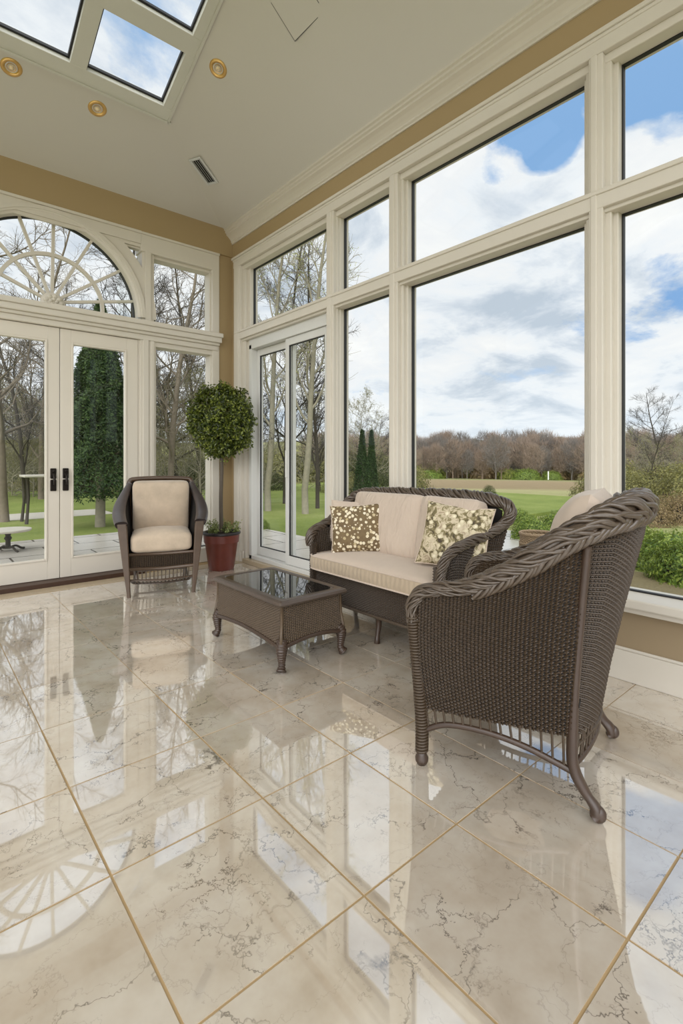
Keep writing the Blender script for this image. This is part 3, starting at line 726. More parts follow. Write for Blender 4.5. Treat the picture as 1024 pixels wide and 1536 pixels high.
def braid(path, rad, strands=4, pitch=.09, n=None, sect=6, flat=1.0, squash=None):
    """path Nx3, rad N (outer radius); twisted strands"""
    P = np.asarray(path, float); m_ = len(P); rad = np.full(m_, rad) if np.isscalar(rad) else np.asarray(rad)
    T = np.gradient(P, axis=0); T /= np.linalg.norm(T, axis=1)[:, None]; N, B = frames(T)
    s = np.concatenate([[0], np.cumsum(np.linalg.norm(np.diff(P, axis=0), axis=1))])
    m = MB(); m.tube(P, rad*.60, 10); r_ = np.random.default_rng(int(1000*abs(P[0, 0])+len(P)))
    ns = strands; th0 = np.sort(r_.uniform(0, 1, ns)*.35+np.arange(ns))/ns
    for q in range(ns):
        ph = r_.uniform(0, 2*PI); wob_ = .05*np.sin(s*2*PI/r_.uniform(.12, .22)+ph); ro = 1+.10*np.sin(s*2*PI/r_.uniform(.08, .16)+ph*2)
        a = 2*PI*(s/pitch + th0[q] + wob_); rr_ = rad*.76*ro
        m.tube(P + (np.cos(a)*rr_)[:, None]*N + (np.sin(a)*rr_)[:, None]*B, rad*r_.uniform(.92, 1.1)*min(.44, 2.9/ns), sect)
    return m
def puffy(w_, h_, t_, n=28, pinch=.06, power=2.6, seed=0, lump=.004):
    """throw cushion lying in the local xz plane, thickness along y"""
    m = MB(); u = np.linspace(-1, 1, n); U, V = np.meshgrid(u, u)
    ex = (1-np.abs(U)**power)*(1-np.abs(V)**power); th = t_/2*np.maximum(ex, 0)**.45
    X = U*w_/2*(1-pinch*(1-V**2)); Z = V*h_/2*(1-pinch*(1-U**2))
    nz_ = np.array([[mnoise.noise(Vector((a*2.2+seed, b*2.2, seed*1.3))) for a, b in zip(r1, r2)] for r1, r2 in zip(U, V)])
    th2 = th*(1+.12*nz_)
    m.grid(np.stack([X, -th2, Z], -1)); m.grid(np.stack([X, th2, Z], -1), flip=True)
    return m
def boxcushion(w_, d_, h_, r=.04, crown=.02, n=26, seed=0, lump=.003):
    """box cushion, local centre at origin: superellipsoid-like rounded slab with a crowned top"""
    m = MB(); nt_, na = 24, 64
    a = np.linspace(0, 2*PI, na, endpoint=False); t = np.linspace(-PI/2, PI/2, nt_)
    def se(c, p): return np.sign(c)*np.abs(c)**p
    ex, ez = .16, .42
    rad = se(np.cos(t), ez); zz_ = se(np.sin(t), ez)
    X = np.outer(rad, se(np.cos(a), ex))*w_/2; Y = np.outer(rad, se(np.sin(a), ex))*d_/2; Z = np.repeat(zz_[:, None], na, 1)*h_/2
    q = np.clip(1-(X/(w_/2))**2, 0, 1)*np.clip(1-(Y/(d_/2))**2, 0, 1); Z = Z + np.sign(Z)*crown*q
    L = np.array([[mnoise.noise(Vector((x*7+seed, y*7, z*7+seed))) for x, y, z in zip(r1, r2, r3)] for r1, r2, r3 in zip(X, Y, Z)])*lump
    m.grid(np.stack([X*(1+L), Y*(1+L), Z+L], -1), wv=True, flip=True); return m
def piping(m, w_, d_, z, r=.005, ex=.16):
    a = np.linspace(0, 2*PI, 90); se = lambda c, p: np.sign(c)*np.abs(c)**p
    m.tube(np.stack([se(np.cos(a), ex)*w_/2, se(np.sin(a), ex)*d_/2, np.full(90, z)], 1), r, 6); return m
def lerp(u, xs_, ys_): return np.interp(u, xs_, ys_)

# ================================================================== NEAR WICKER ARMCHAIR
def near_chair():
    root = empty('wicker_armchair'); tag(root, 'large dark wicker armchair with braided rim seen from behind', 'armchair')
    # rim: y, z, x-half, radius   (front foot to the middle of the back)
    R = np.array([(.315, .52, .320, .024), (.318, .575, .322, .025), (.285, .625, .325, .027), (.22, .650, .328, .027), (.13, .668, .330, .029), (.03, .712, .330, .032), (-.09, .788, .325, .036),
                  (-.18, .855, .310, .040), (-.26, .905, .275, .044), (-.325, .935, .20, .050), (-.365, .945, .10, .053), (-.378, .947, .0, .054)])
    half = np.array([(-x, y, z, r) for y, z, x, r in R]); full = np.vstack([half, (half*np.array([-1, 1, 1, 1]))[::-1][1:]])
    sp_ = spline(full, 420)
    braid(sp_[:, :3], sp_[:, 3], 17, .42).build('rim', M['wicker_rim'], root, smooth=True, world=False)
    # second, finer wrap lying along the outer edge of the roll
    o2 = sp_[:, :3] + np.array([0, -.012, -.03]); m = braid(o2[60:-60], sp_[60:-60, 3]*.5, 6, -.16); m.build('rim_edge', M['wicker_rim'], root, smooth=True, world=False)
    zb = lambda u: lerp(u, [0, .5, 1], [.20, .215, .235])
    ty = half[:, 1]; order = np.argsort(ty)
    topz = lambda y: np.interp(y, ty[order], half[:, 2][order]); topx = lambda y: np.interp(y, ty[order], -half[:, 0][order])
    posty = lambda z: np.interp(z, [0, .12, .2, .4, .6, .85], [-.25, -.2, -.195, -.205, -.222, -.25])
    for s in (-1, 1):
        def S(u, v, s=s):
            y1 = .315 - .03*np.abs(v-.5); 
            yt = y1*(1-u) + (-.245)*u
            zt = topz(yt)-.012; z = zb(u)+(zt-zb(u))*v
            y = (.30+.012*np.sin(v*PI)+.01*v)*(1-u) + posty(z)*u
            x = s*((.285 + .022*np.sin(v*PI*.6))*(1-v) + topx(yt)*v + .010*np.sin(u*PI)*np.sin(v*PI) - .012*(1-v)*u)
            return np.stack([x, y, z], -1)
        w_, l_ = weave(S, .55, .52, flip=-s)
        p_ = w_.build('side_panel', M['wicker'], root, world=False); l_.build('liner', M['wicker_liner'], p_, world=False)
        # rear post
        pts = spline([(s*.27, -.262, .012), (s*.268, -.268, .035), (s*.262, -.235, .075), (s*.258, -.205, .13), (s*.259, -.198, .2), (s*.262, -.206, .4), (s*.27, -.222, .6), (s*.288, -.245, .84)], 60)
        rr = np.interp(pts[:, 2], [0, .03, .06, .10, .14, .3, .8], [.016, .022, .017, .021, .021, .019, .016])
        m = MB(); m.tube(pts, np.stack([rr*.85, rr*1.2], 1), 12); p_ = m.build('rear_post', M['wood_dark'], root, smooth=True, world=False)
        m = MB(); m.ball((s*.272, -.272, .026), (.019, .024, .026), 14, 10); m.build('foot', M['wood_dark'], p_, smooth=True, world=False)
        # wrapped front leg
        pts = spline([(s*.285, .295, .045), (s*.285, .295, .15), (s*.292, .303, .3), (s*.305, .312, .45), (s*.32, .316, .54)], 160)
        m = MB(); m.tube(pts, .019, 10); a = np.linspace(0, 1, 900)
        Pq = np.stack([np.interp(a, np.linspace(0, 1, 160), pts[:, k_]) for k_ in range(3)], 1); th = a*2*PI*46
        m.tube(Pq + np.stack([np.cos(th)*.0195, np.sin(th)*.0195, a*0], 1), .0052, 5); g = m.build('front_leg', M['wicker'], root, smooth=True, world=False)
        m = MB(); m.lathe([(.001, .0), (.016, .0), (.023, .012), (.024, .024), (.018, .036), (.016, .05), (.001, .05)], (s*.285, .295, 0), 18); m.build('foot', M['wood_dark'], g, smooth=True, world=False)
        # bottom rail and spindles of the side
        ra = spline([(s*.283, .285, .125), (s*.281, .2, .165), (s*.279, .07, .178), (s*.273, -.06, .165), (s*.262, -.2, .125)], 60)
        m = MB(); m.tube(ra, np.full((60, 2), [.011, .009]), 8); g = m.build('bottom_rail', M['wood_dark'], root, smooth=True, world=False)
        for i in range(15):
            u = (i+.7)/15.4; k_ = int(u*59); b = ra[k_]; tpt = S(np.array(u), np.array(.02)); m = MB(); m.tube([b, tpt], .0042, 6); m.build('spindle', M['wicker'], g, world=False)
    # back panel, bowed between the posts
    def SB(u, v):
        x0 = .262 + .02*v; x = -x0 + 2*x0*u
        zt = np.interp(np.abs(x), [0, .1, .2, .29], [.93, .928, .915, .865]); z = .225+(zt-.225)*v
        q = 1-(x/x0)**2
        y = posty(z) - q*(.055 + .085*v) - .012*np.sin(PI*v)*0
        return np.stack([x, y, z], -1)
    w_, l_ = weave(SB, .60, .70, flip=1, stake=.0135, row=.0072)
    p_ = w_.build('back_panel', M['wicker'], root, world=False); l_.build('liner', M['wicker_liner'], p_, world=False)
    uu = np.linspace(0, 1, 40); low = SB(uu, np.zeros(40)); low[:, 2] = .125+.03*np.sin(uu*PI); low[:, 1] += .008
    m = MB(); m.tube(low, .010, 8); g = m.build('bottom_rail', M['wood_dark'], root, smooth=True, world=False)
    for i in range(22):
        k_ = 1+int((i+.5)/22*37); m = MB(); m.tube([low[k_], SB(np.array(uu[k_]), np.array(.02))], .0042, 6); m.build('spindle', M['wicker'], g, world=False)
    m = MB(); m.tube(spline([(-.262, -.2, .19), (0, -.255, .205), (.262, -.2, .19)], 20), .006, 6); m.build('cross_rail', M['wicker'], root, world=False)
    # inner lining of arms and back, front apron, deck
    def SF(u, v): return np.stack([-.27+.54*u, .305+.0*u, .19+.16*v-.03*np.cos((u-.5)*PI)*(1-v)*-1], -1)
    w_, l_ = weave(SF, .54, .16, flip=-1); p_ = w_.build('front_apron', M['wicker'], root, world=False); l_.build('liner', M['wicker_liner'], p_, world=False)
    m = MB(); m.box((-.27, -.22, .33), (.27, .30, .345)); m.build('seat_deck', M['wicker_liner'], root, world=False)
    for s in (-1, 1):
        def SI(u, v, s=s):
            yt = .30*(1-u)-.20*u; z = .34+(topz(yt)-.35)*v; return np.stack([s*(.262+.045*v*np.ones_like(u)), yt+0*v, z], -1)
        w_, l_ = weave(SI, .5, .33, flip=s, stake=.02, row=.009); w_.build('inner_panel', M['wicker'], root, world=False)
    m = boxcushion(.52, .50, .15, seed=3); c_ = m.build('seat_cushion', M['cushion'], root, smooth=True, world=False); c_.location = (0, .04, .42)
    m = piping(MB(), .52, .50, .05); m.build('piping', M['cushion'], c_, world=False)
    m = puffy(.46, .50, .21, 36, .03, 3.2, 5); c_ = m.build('back_cushion', M['cushion'], root, smooth=True, world=False); c_.location = (.01, -.185, .745); c_.rotation_euler = (math.radians(14), 0, 0)
    return root
nc = near_chair(); place(nc, (1.756, .985, 0), math.radians(16.9))

# ================================================================== SOFA (along the window wall, facing the room)
def sofa():
    root = empty('wicker_sofa', (2.36, 2.2, 0)); tag(root, 'two-seat dark wicker sofa with cream cushions along the window wall', 'sofa')
    # rim in world coordinates: left arm front -> back -> right arm front
    R = [(2.085, 2.765, .50, .026), (2.09, 2.77, .56, .032), (2.13, 2.78, .600, .033), (2.22, 2.80, .622, .034), (2.34, 2.825, .66, .035), (2.46, 2.835, .745, .036), (2.545, 2.79, .825, .036), (2.585, 2.67, .855, .036), (2.60, 2.4, .865, .036),
         (2.605, 2.1, .872, .037), (2.60, 1.85, .872, .038), (2.595, 1.68, .862, .040), (2.60, 1.575, .835, .036), (2.595, 1.545, .785, .035), (2.56, 1.56, .732, .033), (2.47, 1.60, .680, .031), (2.37, 1.615, .655, .030), (2.26, 1.62, .638, .029), (2.17, 1.625, .612, .029), (2.11, 1.635, .565, .028), (2.09, 1.645, .50, .028), (2.085, 1.65, .42, .028), (2.085, 1.655, .36, .028)]
    sp_ = spline(R, 420)
    braid(sp_[:, :3], sp_[:, 3], 12, .24).build('rim', M['wicker_rim'], root, smooth=True)
    sid = sp_[:, :3]
    ia = [i for i in range(len(sid)) if sid[i, 1] > 2.66 and sid[i, 0] < 2.57]; ib = [i for i in range(len(sid)) if sid[i, 1] < 1.70 and sid[i, 0] < 2.60 and sid[i, 2] < .82]
    def side(idx, ysg, y0, name):
        A = sid[idx]; 
        if A[0, 0] > A[-1, 0]: A = A[::-1]
        k_ = np.linspace(0, 1, len(A))
        def S(u, v):
            tx, ty_, tz = [np.interp(u, k_, A[:, j]) for j in range(3)]
            bx_ = 2.10+.40*u; by = y0 + ysg*.0*u
            return np.stack([bx_*(1-v)+tx*v, by*(1-v)+ty_*v, .165*(1-v)+(tz-.01)*v], -1)
        w_, l_ = weave(S, .55, .45, flip=-ysg)   # du +x, dv +z -> normal -y
        return w_, l_
    for idx, ys_, y0 in ((ia, 1, 2.735), (ib, -1, 1.66)):
        w_, l_ = side(idx, ys_, y0, ''); p_ = w_.build('side_panel', M['wicker'], root); l_.build('liner', M['wicker_liner'], p_, world=False).location = tuple(-np.array(root.location))
    def S(u, v):
        y = 1.655+1.085*u; x = 2.095 - .012*np.sin(PI*u) + .0*v
        zb = .168 - .0*u; return np.stack([x+0*v, y+0*v, zb+(.355-zb)*v + 0*u], -1)
    w_, l_ = weave(S, 1.09, .19, flip=-1)
    p_ = w_.build('front_apron', M['wicker'], root); l_.build('liner', M['wicker_liner'], p_, world=False).location = tuple(-np.array(root.location))
    # front faces of the arms
    for y0, y1 in ((1.625, 1.69), (2.70, 2.765)):
        def S(u, v, y0=y0, y1=y1): return np.stack([2.075+.015*(1-np.sin(PI*u))+0*v, y0+(y1-y0)*u+0*v, .17+.36*v+0*u], -1)
        w_, l_ = weave(S, .08, .36, flip=-1); p_ = w_.build('arm_front', M['wicker'], root); l_.build('liner', M['wicker_liner'], p_, world=False).location = tuple(-np.array(root.location))
    def S(u, v):
        y = 1.60+1.19*u; zt = np.interp(y, [1.6, 1.72, 2.66, 2.79], [.80, .86, .85, .80]); x = 2.50*(1-v)+2.60*v; return np.stack([x+0*u, y+0*v, .17+(zt-.17)*v], -1)
    w_, l_ = weave(S, 1.19, .68, flip=1, stake=.016, row=.008); p_ = w_.build('back_panel', M['wicker'], root); l_.build('liner', M['wicker_liner'], p_, world=False).location = tuple(-np.array(root.location))
    m = MB(); m.tube(np.stack([np.full(30, 2.088)-.012*np.sin(np.linspace(0, PI, 30)), np.linspace(1.64, 2.75, 30), np.full(30, .166)], 1), .009, 8); m.build('bottom_rail', M['wicker_rim'], root, smooth=True)
    for x, y in ((2.12, 1.70), (2.12, 2.70), (2.12, 2.13), (2.48, 1.70), (2.48, 2.72)):
        m = MB(); m.tube([(x, y, .17), (x, y, .10), (x-.01, y, .05), (x-.015, y, .0)], [.022, .017, .014, .018], 10); m.build('leg', M['wood_dark'], root, smooth=True)
    m = MB(); m.box((2.10, 1.67, .33), (2.52, 2.74, .345)); m.build('seat_deck', M['wicker_liner'], root)
    # inner faces of the arms
    for y, sg in ((2.725, -1), (1.685, 1)):
        def S(u, v, y=y): return np.stack([2.11+.4*u+0*v, y+0*u+0*v+ (.04 if y > 2 else -.03)*v, .345+.24*v+.08*u*v], -1)
        w_, l_ = weave(S, .4, .25, flip=-sg, stake=.016, row=.008); w_.build('inner_panel', M['wicker'], root)
    m = boxcushion(.46, 1.06, .125, seed=1, lump=.006); c_ = m.build('seat_cushion', M['cushion'], root, smooth=True, world=False); c_.location = (2.27-2.36, 2.205-2.2, .405)
    a = np.linspace(0, 2*PI, 200, endpoint=False); se = lambda c, p: np.sign(c)*np.abs(c)**p; m = MB()
    m.grid(np.stack([np.stack([se(np.cos(a), .16)*(.46+q)/2, se(np.sin(a), .16)*(1.06+q)/2, np.full(200, z)], 1) for z, q in ((-.044, -.002), (-.03, .006), (0, .012), (.03, .006), (.044, -.002))]), wv=True); m.build('cushion_border', M['cushion_gathered'], c_, smooth=True, world=False)
    m = MB(); piping(m, .46, 1.06, .042, .0055); piping(m, .46, 1.06, -.042, .0055); m.build('piping', M['cushion'], c_, world=False)
    # back cushions
    for yc, wy, sd in ((2.385, .66, 4), (1.865, .42, 9)):
        m = boxcushion(wy, .42, .15, seed=sd, crown=.03, lump=.012)
        c_ = m.build('back_cushion', M['cushion_back'], root, smooth=True, world=False); c_.location = (2.455-2.36, yc-2.2, .655); c_.rotation_euler = (math.radians(76), 0, math.radians(-90))
    return root
sofa()
# throw pillows
def pillow(name, label, mat, w_, h_, t_, loc, face, tilt, roll, seed, pinch=.08):
    root = empty(name, loc); root.rotation_euler = (Matrix.Rotation(face, 3, 'Z') @ Matrix.Rotation(tilt, 3, 'X') @ Matrix.Rotation(roll, 3, 'Y')).to_euler()
    tag(root, label, 'pillow', 'throw pillows on the wicker sofa')
    puffy(w_, h_, t_, 34, pinch, 2.8, seed).build('cover', mat, root, smooth=True, world=False)
    m = MB(); a = np.linspace(-1, 1, 14); q = []
    for (x0, z0), (x1, z1) in (((-1,-1),(1,-1)),((1,-1),(1,1)),((1,1),(-1,1)),((-1,1),(-1,-1))):
        for t in np.linspace(0, 1, 14, endpoint=False):
            U, V = x0+(x1-x0)*t, z0+(z1-z0)*t; q.append((U*w_/2*(1-pinch*(1-V*V)), 0, V*h_/2*(1-pinch*(1-U*U))))
    q.append(q[0]); m.tube(q, .0035, 6); m.build('seam', M['cushion'], root, world=False)
    return root
# face angle: rotation of the local -y (front) direction
pillow('throw_pillow', 'brown throw pillow with cream pebble print at the far arm of the sofa', M['pebble_print'], .37, .335, .13, (2.285, 2.50, .628), math.radians(-52), math.radians(-14), math.radians(-5), 2)
pillow('throw_pillow', 'plain cream throw pillow behind the pebble printed one', M['cushion'], .36, .30, .10, (2.375, 2.645, .655), math.radians(-62), math.radians(-18), 0, 6)
pillow('throw_pillow', 'floral printed throw pillow leaning in the near corner of the sofa', M['floral_print'], .40, .38, .12, (2.365, 1.76, .655), math.radians(-66), math.radians(-20), math.radians(6), 11)

# ================================================================== COFFEE TABLE
def table():
    root = empty('coffee_table', (1.64, 2.49, 0)); tag(root, 'low dark wicker coffee table with inset black glass top', 'coffee table')
    x0, x1, y0, y1 = 1.412, 1.868, 2.122, 2.885; H = .372
    def rr(inset, r, z, n=10):
        pts = []
        for cx_, cy_, a0 in ((x1-inset-r, y0+inset+r, -90), (x1-inset-r, y1-inset-r, 0), (x0+inset+r, y1-inset-r, 90), (x0+inset+r, y0+inset+r, 180)):
            r2 = r*(1 if cy_ < 2.5 else 3.2); cx2 = (x1-inset-r2) if cx_ > 1.6 else (x0+inset+r2); cy2 = (y0+inset+r2) if cy_ < 2.5 else (y1-inset-r2)
            for t in np.linspace(a0, a0+90, n): pts.append((cx2+r2*math.cos(math.radians(t)), cy2+r2*math.sin(math.radians(t)), z))
        return np.array(pts)
    m = MB(); L = [rr(.055, .012, H-.016), rr(.055, .012, H-.006), rr(.048, .014, H), rr(.020, .010, H), rr(.006, .009, H-.006), rr(.0, .009, H-.018), rr(.006, .009, H-.028), rr(.018, .02, H-.034), rr(.03, .02, H-.036), rr(.06, .015, H-.03)]
    m.grid(np.stack(L, 0), wv=True); m.build('top_frame', M['table_wood'], root, smooth=False)
    m = MB(); a = rr(.054, .012, H-.003); n = len(a); m.add(np.vstack([a, a*[1,1,0]+[0,0,H-.012]]), [(i, (i+1) % n, n+(i+1) % n, n+i) for i in range(n)])
    c = a.mean(0); m.add(np.vstack([a, c[None]]), [(i, (i+1) % n, n) for i in range(n)]); m.build('glass_top', M['table_glass'], root)
    zt = H-.036; ins = .032
    def arch(u, lo, hi): return lo + (hi-lo)*np.sin(PI*u)
    sides = [((x0+ins, y1-ins), (x0+ins, y0+ins)), ((x0+ins, y0+ins), (x1-ins, y0+ins)), ((x1-ins, y0+ins), (x1-ins, y1-ins)), ((x1-ins, y1-ins), (x0+ins, y1-ins))]
    for (a, b) in sides:
        a = np.array(a); b = np.array(b); Lh = np.linalg.norm(b-a)
        def S(u, v, a=a, b=b):
            zb = .138+.022*np.sin(PI*u); fl = (1-v)**2*.016*1; nrm2 = np.array([(b-a)[1], -(b-a)[0]])/np.linalg.norm(b-a)
            z = zb+(zt-zb)*v; P = a[None]*(1-u[..., None])+b[None]*u[..., None]; P = P + nrm2*np.asarray(fl)[..., None]
            return np.stack([P[..., 0], P[..., 1], z], -1)
        w_, l_ = weave(lambda u, v, S=S: S(np.asarray(u, float)+0*v, np.asarray(v, float)+0*u), Lh, .20, flip=1, stake=.0125, row=.0068)
        p_ = w_.build('side_panel', M['wicker_table'], root); l_.build('liner', M['wicker_liner'], p_, world=False).location = tuple(-np.array(root.location))
        uu = np.linspace(0, 1, 24); nrm2 = np.array([(b-a)[1], -(b-a)[0]])/Lh
        q = np.array([[*(a*(1-t)+b*t+nrm2*.018), .134+.022*math.sin(PI*t)] for t in uu]); m = MB(); m.tube(q, np.full((24, 2), [.012, .009]), 8); m.build('bottom_rail', M['wood_dark'], root, smooth=True)
    for x, y in ((x0+.04, y0+.04), (x1-.04, y0+.04), (x0+.04, y1-.04), (x1-.04, y1-.04)):
        dx = -1 if x < 1.6 else 1; dy = -1 if y < 2.5 else 1; d = .7071
        pts = spline([(x, y, .165), (x+dx*.012, y+dy*.012, .125), (x+dx*.012, y+dy*.012, .08), (x+dx*.010, y+dy*.010, .04), (x+dx*.022, y+dy*.022, .012)], 60)
        rr_ = np.interp(pts[:, 2], [0, .015, .03, .05, .09, .125, .165], [.022, .026, .019, .018, .024, .031, .027]) * (1+.07*np.sin(pts[:, 2]*2*PI/.0125))
        m = MB(); m.tube(pts, rr_, 14); m.build('leg', M['wood_dark'], root, smooth=True)
    # corner posts
    for x, y in ((x0+ins, y0+ins), (x1-ins, y0+ins), (x0+ins, y1-ins), (x1-ins, y1-ins)):
        dx = -1 if x < 1.6 else 1; dy = -1 if y < 2.5 else 1
        m = MB(); m.tube([(x, y, zt), (x+dx*.003, y+dy*.003, .24), (x+dx*.014, y+dy*.014, .15)], .0085, 8); m.build('corner_post', M['wicker_table'], root, smooth=True)
table()

# ================================================================== FAR ARMCHAIR
def far_chair():
    root = empty('cushioned_armchair'); tag(root, 'small dark armchair with fawn cushions standing before the french doors', 'armchair')
    W = .285   # half width at the arm tops; front = +y
    for s in (-1, 1):
        # front post: broad at the top, narrow foot, leaning outwards
        m = MB()
        prof_ = [(0, .245, .022, .022), (.06, .250, .024, .024), (.2, .262, .036, .028), (.36, .275, .046, .030), (.5, .288, .054, .032), (.585, .296, .055, .033)]
        P = np.array([[(s*(x-w2), .285-.01*z+dy2*d2, z) for (wx, dy2) in ((1, 1), (1, -1), (-1, -1), (-1, 1)) for w2 in [-wx*w_*.5*1]] for z, x, w_, d2 in prof_])
        P = np.array([[(s*x+q[0]*w_*.62, .27+q[1]*d2, z) for q in ((1, 1), (1, -1), (-1, -1), (-1, 1))] for z, x, w_, d2 in prof_])
        m.grid(P, wv=True); m.add(P[-1], [(0, 1, 2, 3)]); m.add(P[0], [(3, 2, 1, 0)]); m.build('front_leg', M['chair_wood'], root, world=False, bevel=.006)
        # rear leg
        m = MB(); m.tube([(s*.20, -.27, .0), (s*.215, -.235, .15), (s*.225, -.24, .35)], [.016, .02, .022], 8); m.build('rear_leg', M['chair_wood'], root, smooth=True, world=False)
        # arm: broad leather-like pad sweeping up to the back
        A = spline([(s*.300, .295, .585, .048), (s*.318, .20, .615, .050), (s*.330, .08, .655, .050), (s*.325, -.05, .72, .046), (s*.295, -.17, .80, .036), (s*.262, -.25, .875, .024)], 40)
        T = np.gradient(A[:, :3], axis=0); T /= np.linalg.norm(T, axis=1)[:, None]; X = np.array([1., 0, 0])*s
        rings = []
        for p_, t_ in zip(A, T):
            up_ = np.cross(t_, np.cross(np.array([0, 0, 1.]), t_)); up_ = np.array([0, 0, 1.]) - t_*t_[2]; up_ /= np.linalg.norm(up_); sd_ = np.cross(up_, t_); sd_ /= np.linalg.norm(sd_)
            rings.append([p_[:3]+sd_*math.cos(a_)*p_[3]+up_*math.sin(a_)*(.020 if math.sin(a_) > 0 else .045) for a_ in np.linspace(0, 2*PI, 16, endpoint=False)])
        m = MB(); m.grid(np.array(rings), wv=True); b0 = 0; m.capf(0, 16, True); m.capf(16*39, 16, False); m.build('arm', M['grey_leather'], root, smooth=True, world=False)
        # side panel under the arm
        def S(u, v, s=s):
            y = .26-.50*u; zt = np.interp(y, [-.24, -.05, .08, .2, .28], [.84, .70, .63, .59, .57]); z = .26+(zt-.26)*v; x = s*((.262-.03*u)+(.045)*v+.0*u)
            return np.stack([x+0*v, y+0*v, z], -1)
        w_, l_ = weave(S, .5, .35, flip=-s, stake=.016, row=.008); p_ = w_.build('side_panel', M['wicker'], root, world=False); l_.build('liner', M['wicker_liner'], p_, world=False)
    # back frame and panel
    bf = spline([(-.225, -.24, .35), (-.262, -.255, .6), (-.272, -.275, .83), (-.262, -.287, .895), (-.22, -.295, .915), (0, -.30, .922), (.22, -.295, .915), (.262, -.287, .895), (.272, -.275, .83), (.262, -.255, .6), (.225, -.24, .35)], 120)
    m = MB(); m.tube(bf, np.full((120, 2), [.022, .022]), 10); m.build('back_frame', M['chair_wood'], root, smooth=True, world=False)
    def S(u, v): return np.stack([(-.255+.51*u)+0*v, -.25-.045*v-.02*np.sin(PI*u), .3+.60*v+0*u], -1)
    w_, l_ = weave(S, .5, .6, flip=1, stake=.016, row=.008); p_ = w_.build('back_panel', M['wicker'], root, world=False); l_.build('liner', M['wicker_liner'], p_, world=False)
    # front apron with bowed lower edge and woven lattice below
    def S(u, v): return np.stack([-.245+.49*u+0*v, .262+.010*np.sin(PI*u)+0*v, (.225-.03*np.sin(PI*u)*0)+(.325-.225)*v+0*u], -1)
    w_, l_ = weave(S, .49, .10, flip=-1, stake=.014, row=.007); p_ = w_.build('front_apron', M['wicker'], root, world=False); l_.build('liner', M['wicker_liner'], p_, world=False)
    m = MB(); m.tube([(-.25, .268, .222), (0, .28, .215), (.25, .268, .222)], .014, 8); m.tube([(-.25, .262, .335), (0, .272, .332), (.25, .262, .335)], .012, 8); m.build('front_rail', M['chair_wood'], root, smooth=True, world=False)
    m = MB(); m.box((-.25, -.24, .315), (.25, .26, .33)); m.build('seat_deck', M['wicker_liner'], root, world=False)
    # slatted stretcher shelf below the seat
    m = MB()
    m.tube([(-.24, .235, .125), (0, .255, .115), (.24, .235, .125)], .009, 6); m.tube([(-.22, .08, .065), (0, .10, .055), (.22, .08, .065)], .009, 6)
    m.tube([(-.24, .235, .125), (-.22, .08, .065), (-.215, -.23, .10)], .009, 6); m.tube([(.24, .235, .125), (.22, .08, .065), (.215, -.23, .10)], .009, 6); m.tube([(-.215, -.23, .10), (.215, -.23, .10)], .009, 6)
    sh = m.build('stretcher', M['chair_wood'], root, world=False)
    for i in range(15):
        x = -.21+.42*i/14; m = MB(); m.tube([(x, .26, .21), (x*.98, .245, .12), (x*.94, .09, .06)], .0048, 5); m.build('spindle', M['fence_white'] if False else M['stem'], sh, world=False)
    m = boxcushion(.475, .46, .165, seed=21, crown=.022, lump=.006); c_ = m.build('seat_cushion', M['suede'], root, smooth=True, world=False); c_.location = (0, .055, .418)
    m = boxcushion(.47, .46, .15, seed=25, crown=.03, lump=.008); c_ = m.build('back_cushion', M['suede'], root, smooth=True, world=False); c_.location = (0, -.165, .675); c_.rotation_euler = (math.radians(80), 0, 0)
    return root
place(far_chair(), (1.632, 4.28, 0), math.atan2(.345, -.939)+0*PI)

# ================================================================== TOPIARY IN A POT
def leaves(pts, nrm_, size, jitter=.5, fold=True, aspect=.5, seed=1):
    r = np.random.default_rng(seed); n = len(pts); nrm_ = nrm_ + r.normal(0, jitter, (n, 3)); nrm_ /= np.linalg.norm(nrm_, axis=1)[:, None]
    a = r.normal(0, 1, (n, 3)); a -= nrm_*(a*nrm_).sum(1)[:, None]; a /= np.linalg.norm(a, axis=1)[:, None]; b = np.cross(nrm_, a)
    s = size*r.uniform(.65, 1.25, n)[:, None]; w_ = s*aspect*.5
    V = np.stack([pts, pts+a*s*.5+b*w_+nrm_*s*.08, pts+a*s, pts+a*s*.5-b*w_+nrm_*s*.08], 1).reshape(-1, 3)
    base = np.arange(n)[:, None]*4
    F = np.vstack([base+[0, 1, 2], base+[0, 2, 3]]) if fold else base+[0, 1, 2, 3]
    return V, F
def sphere_pts(n, seed): 
    r = np.random.default_rng(seed); v = r.normal(0, 1, (n, 3)); return v/np.linalg.norm(v, axis=1)[:, None]
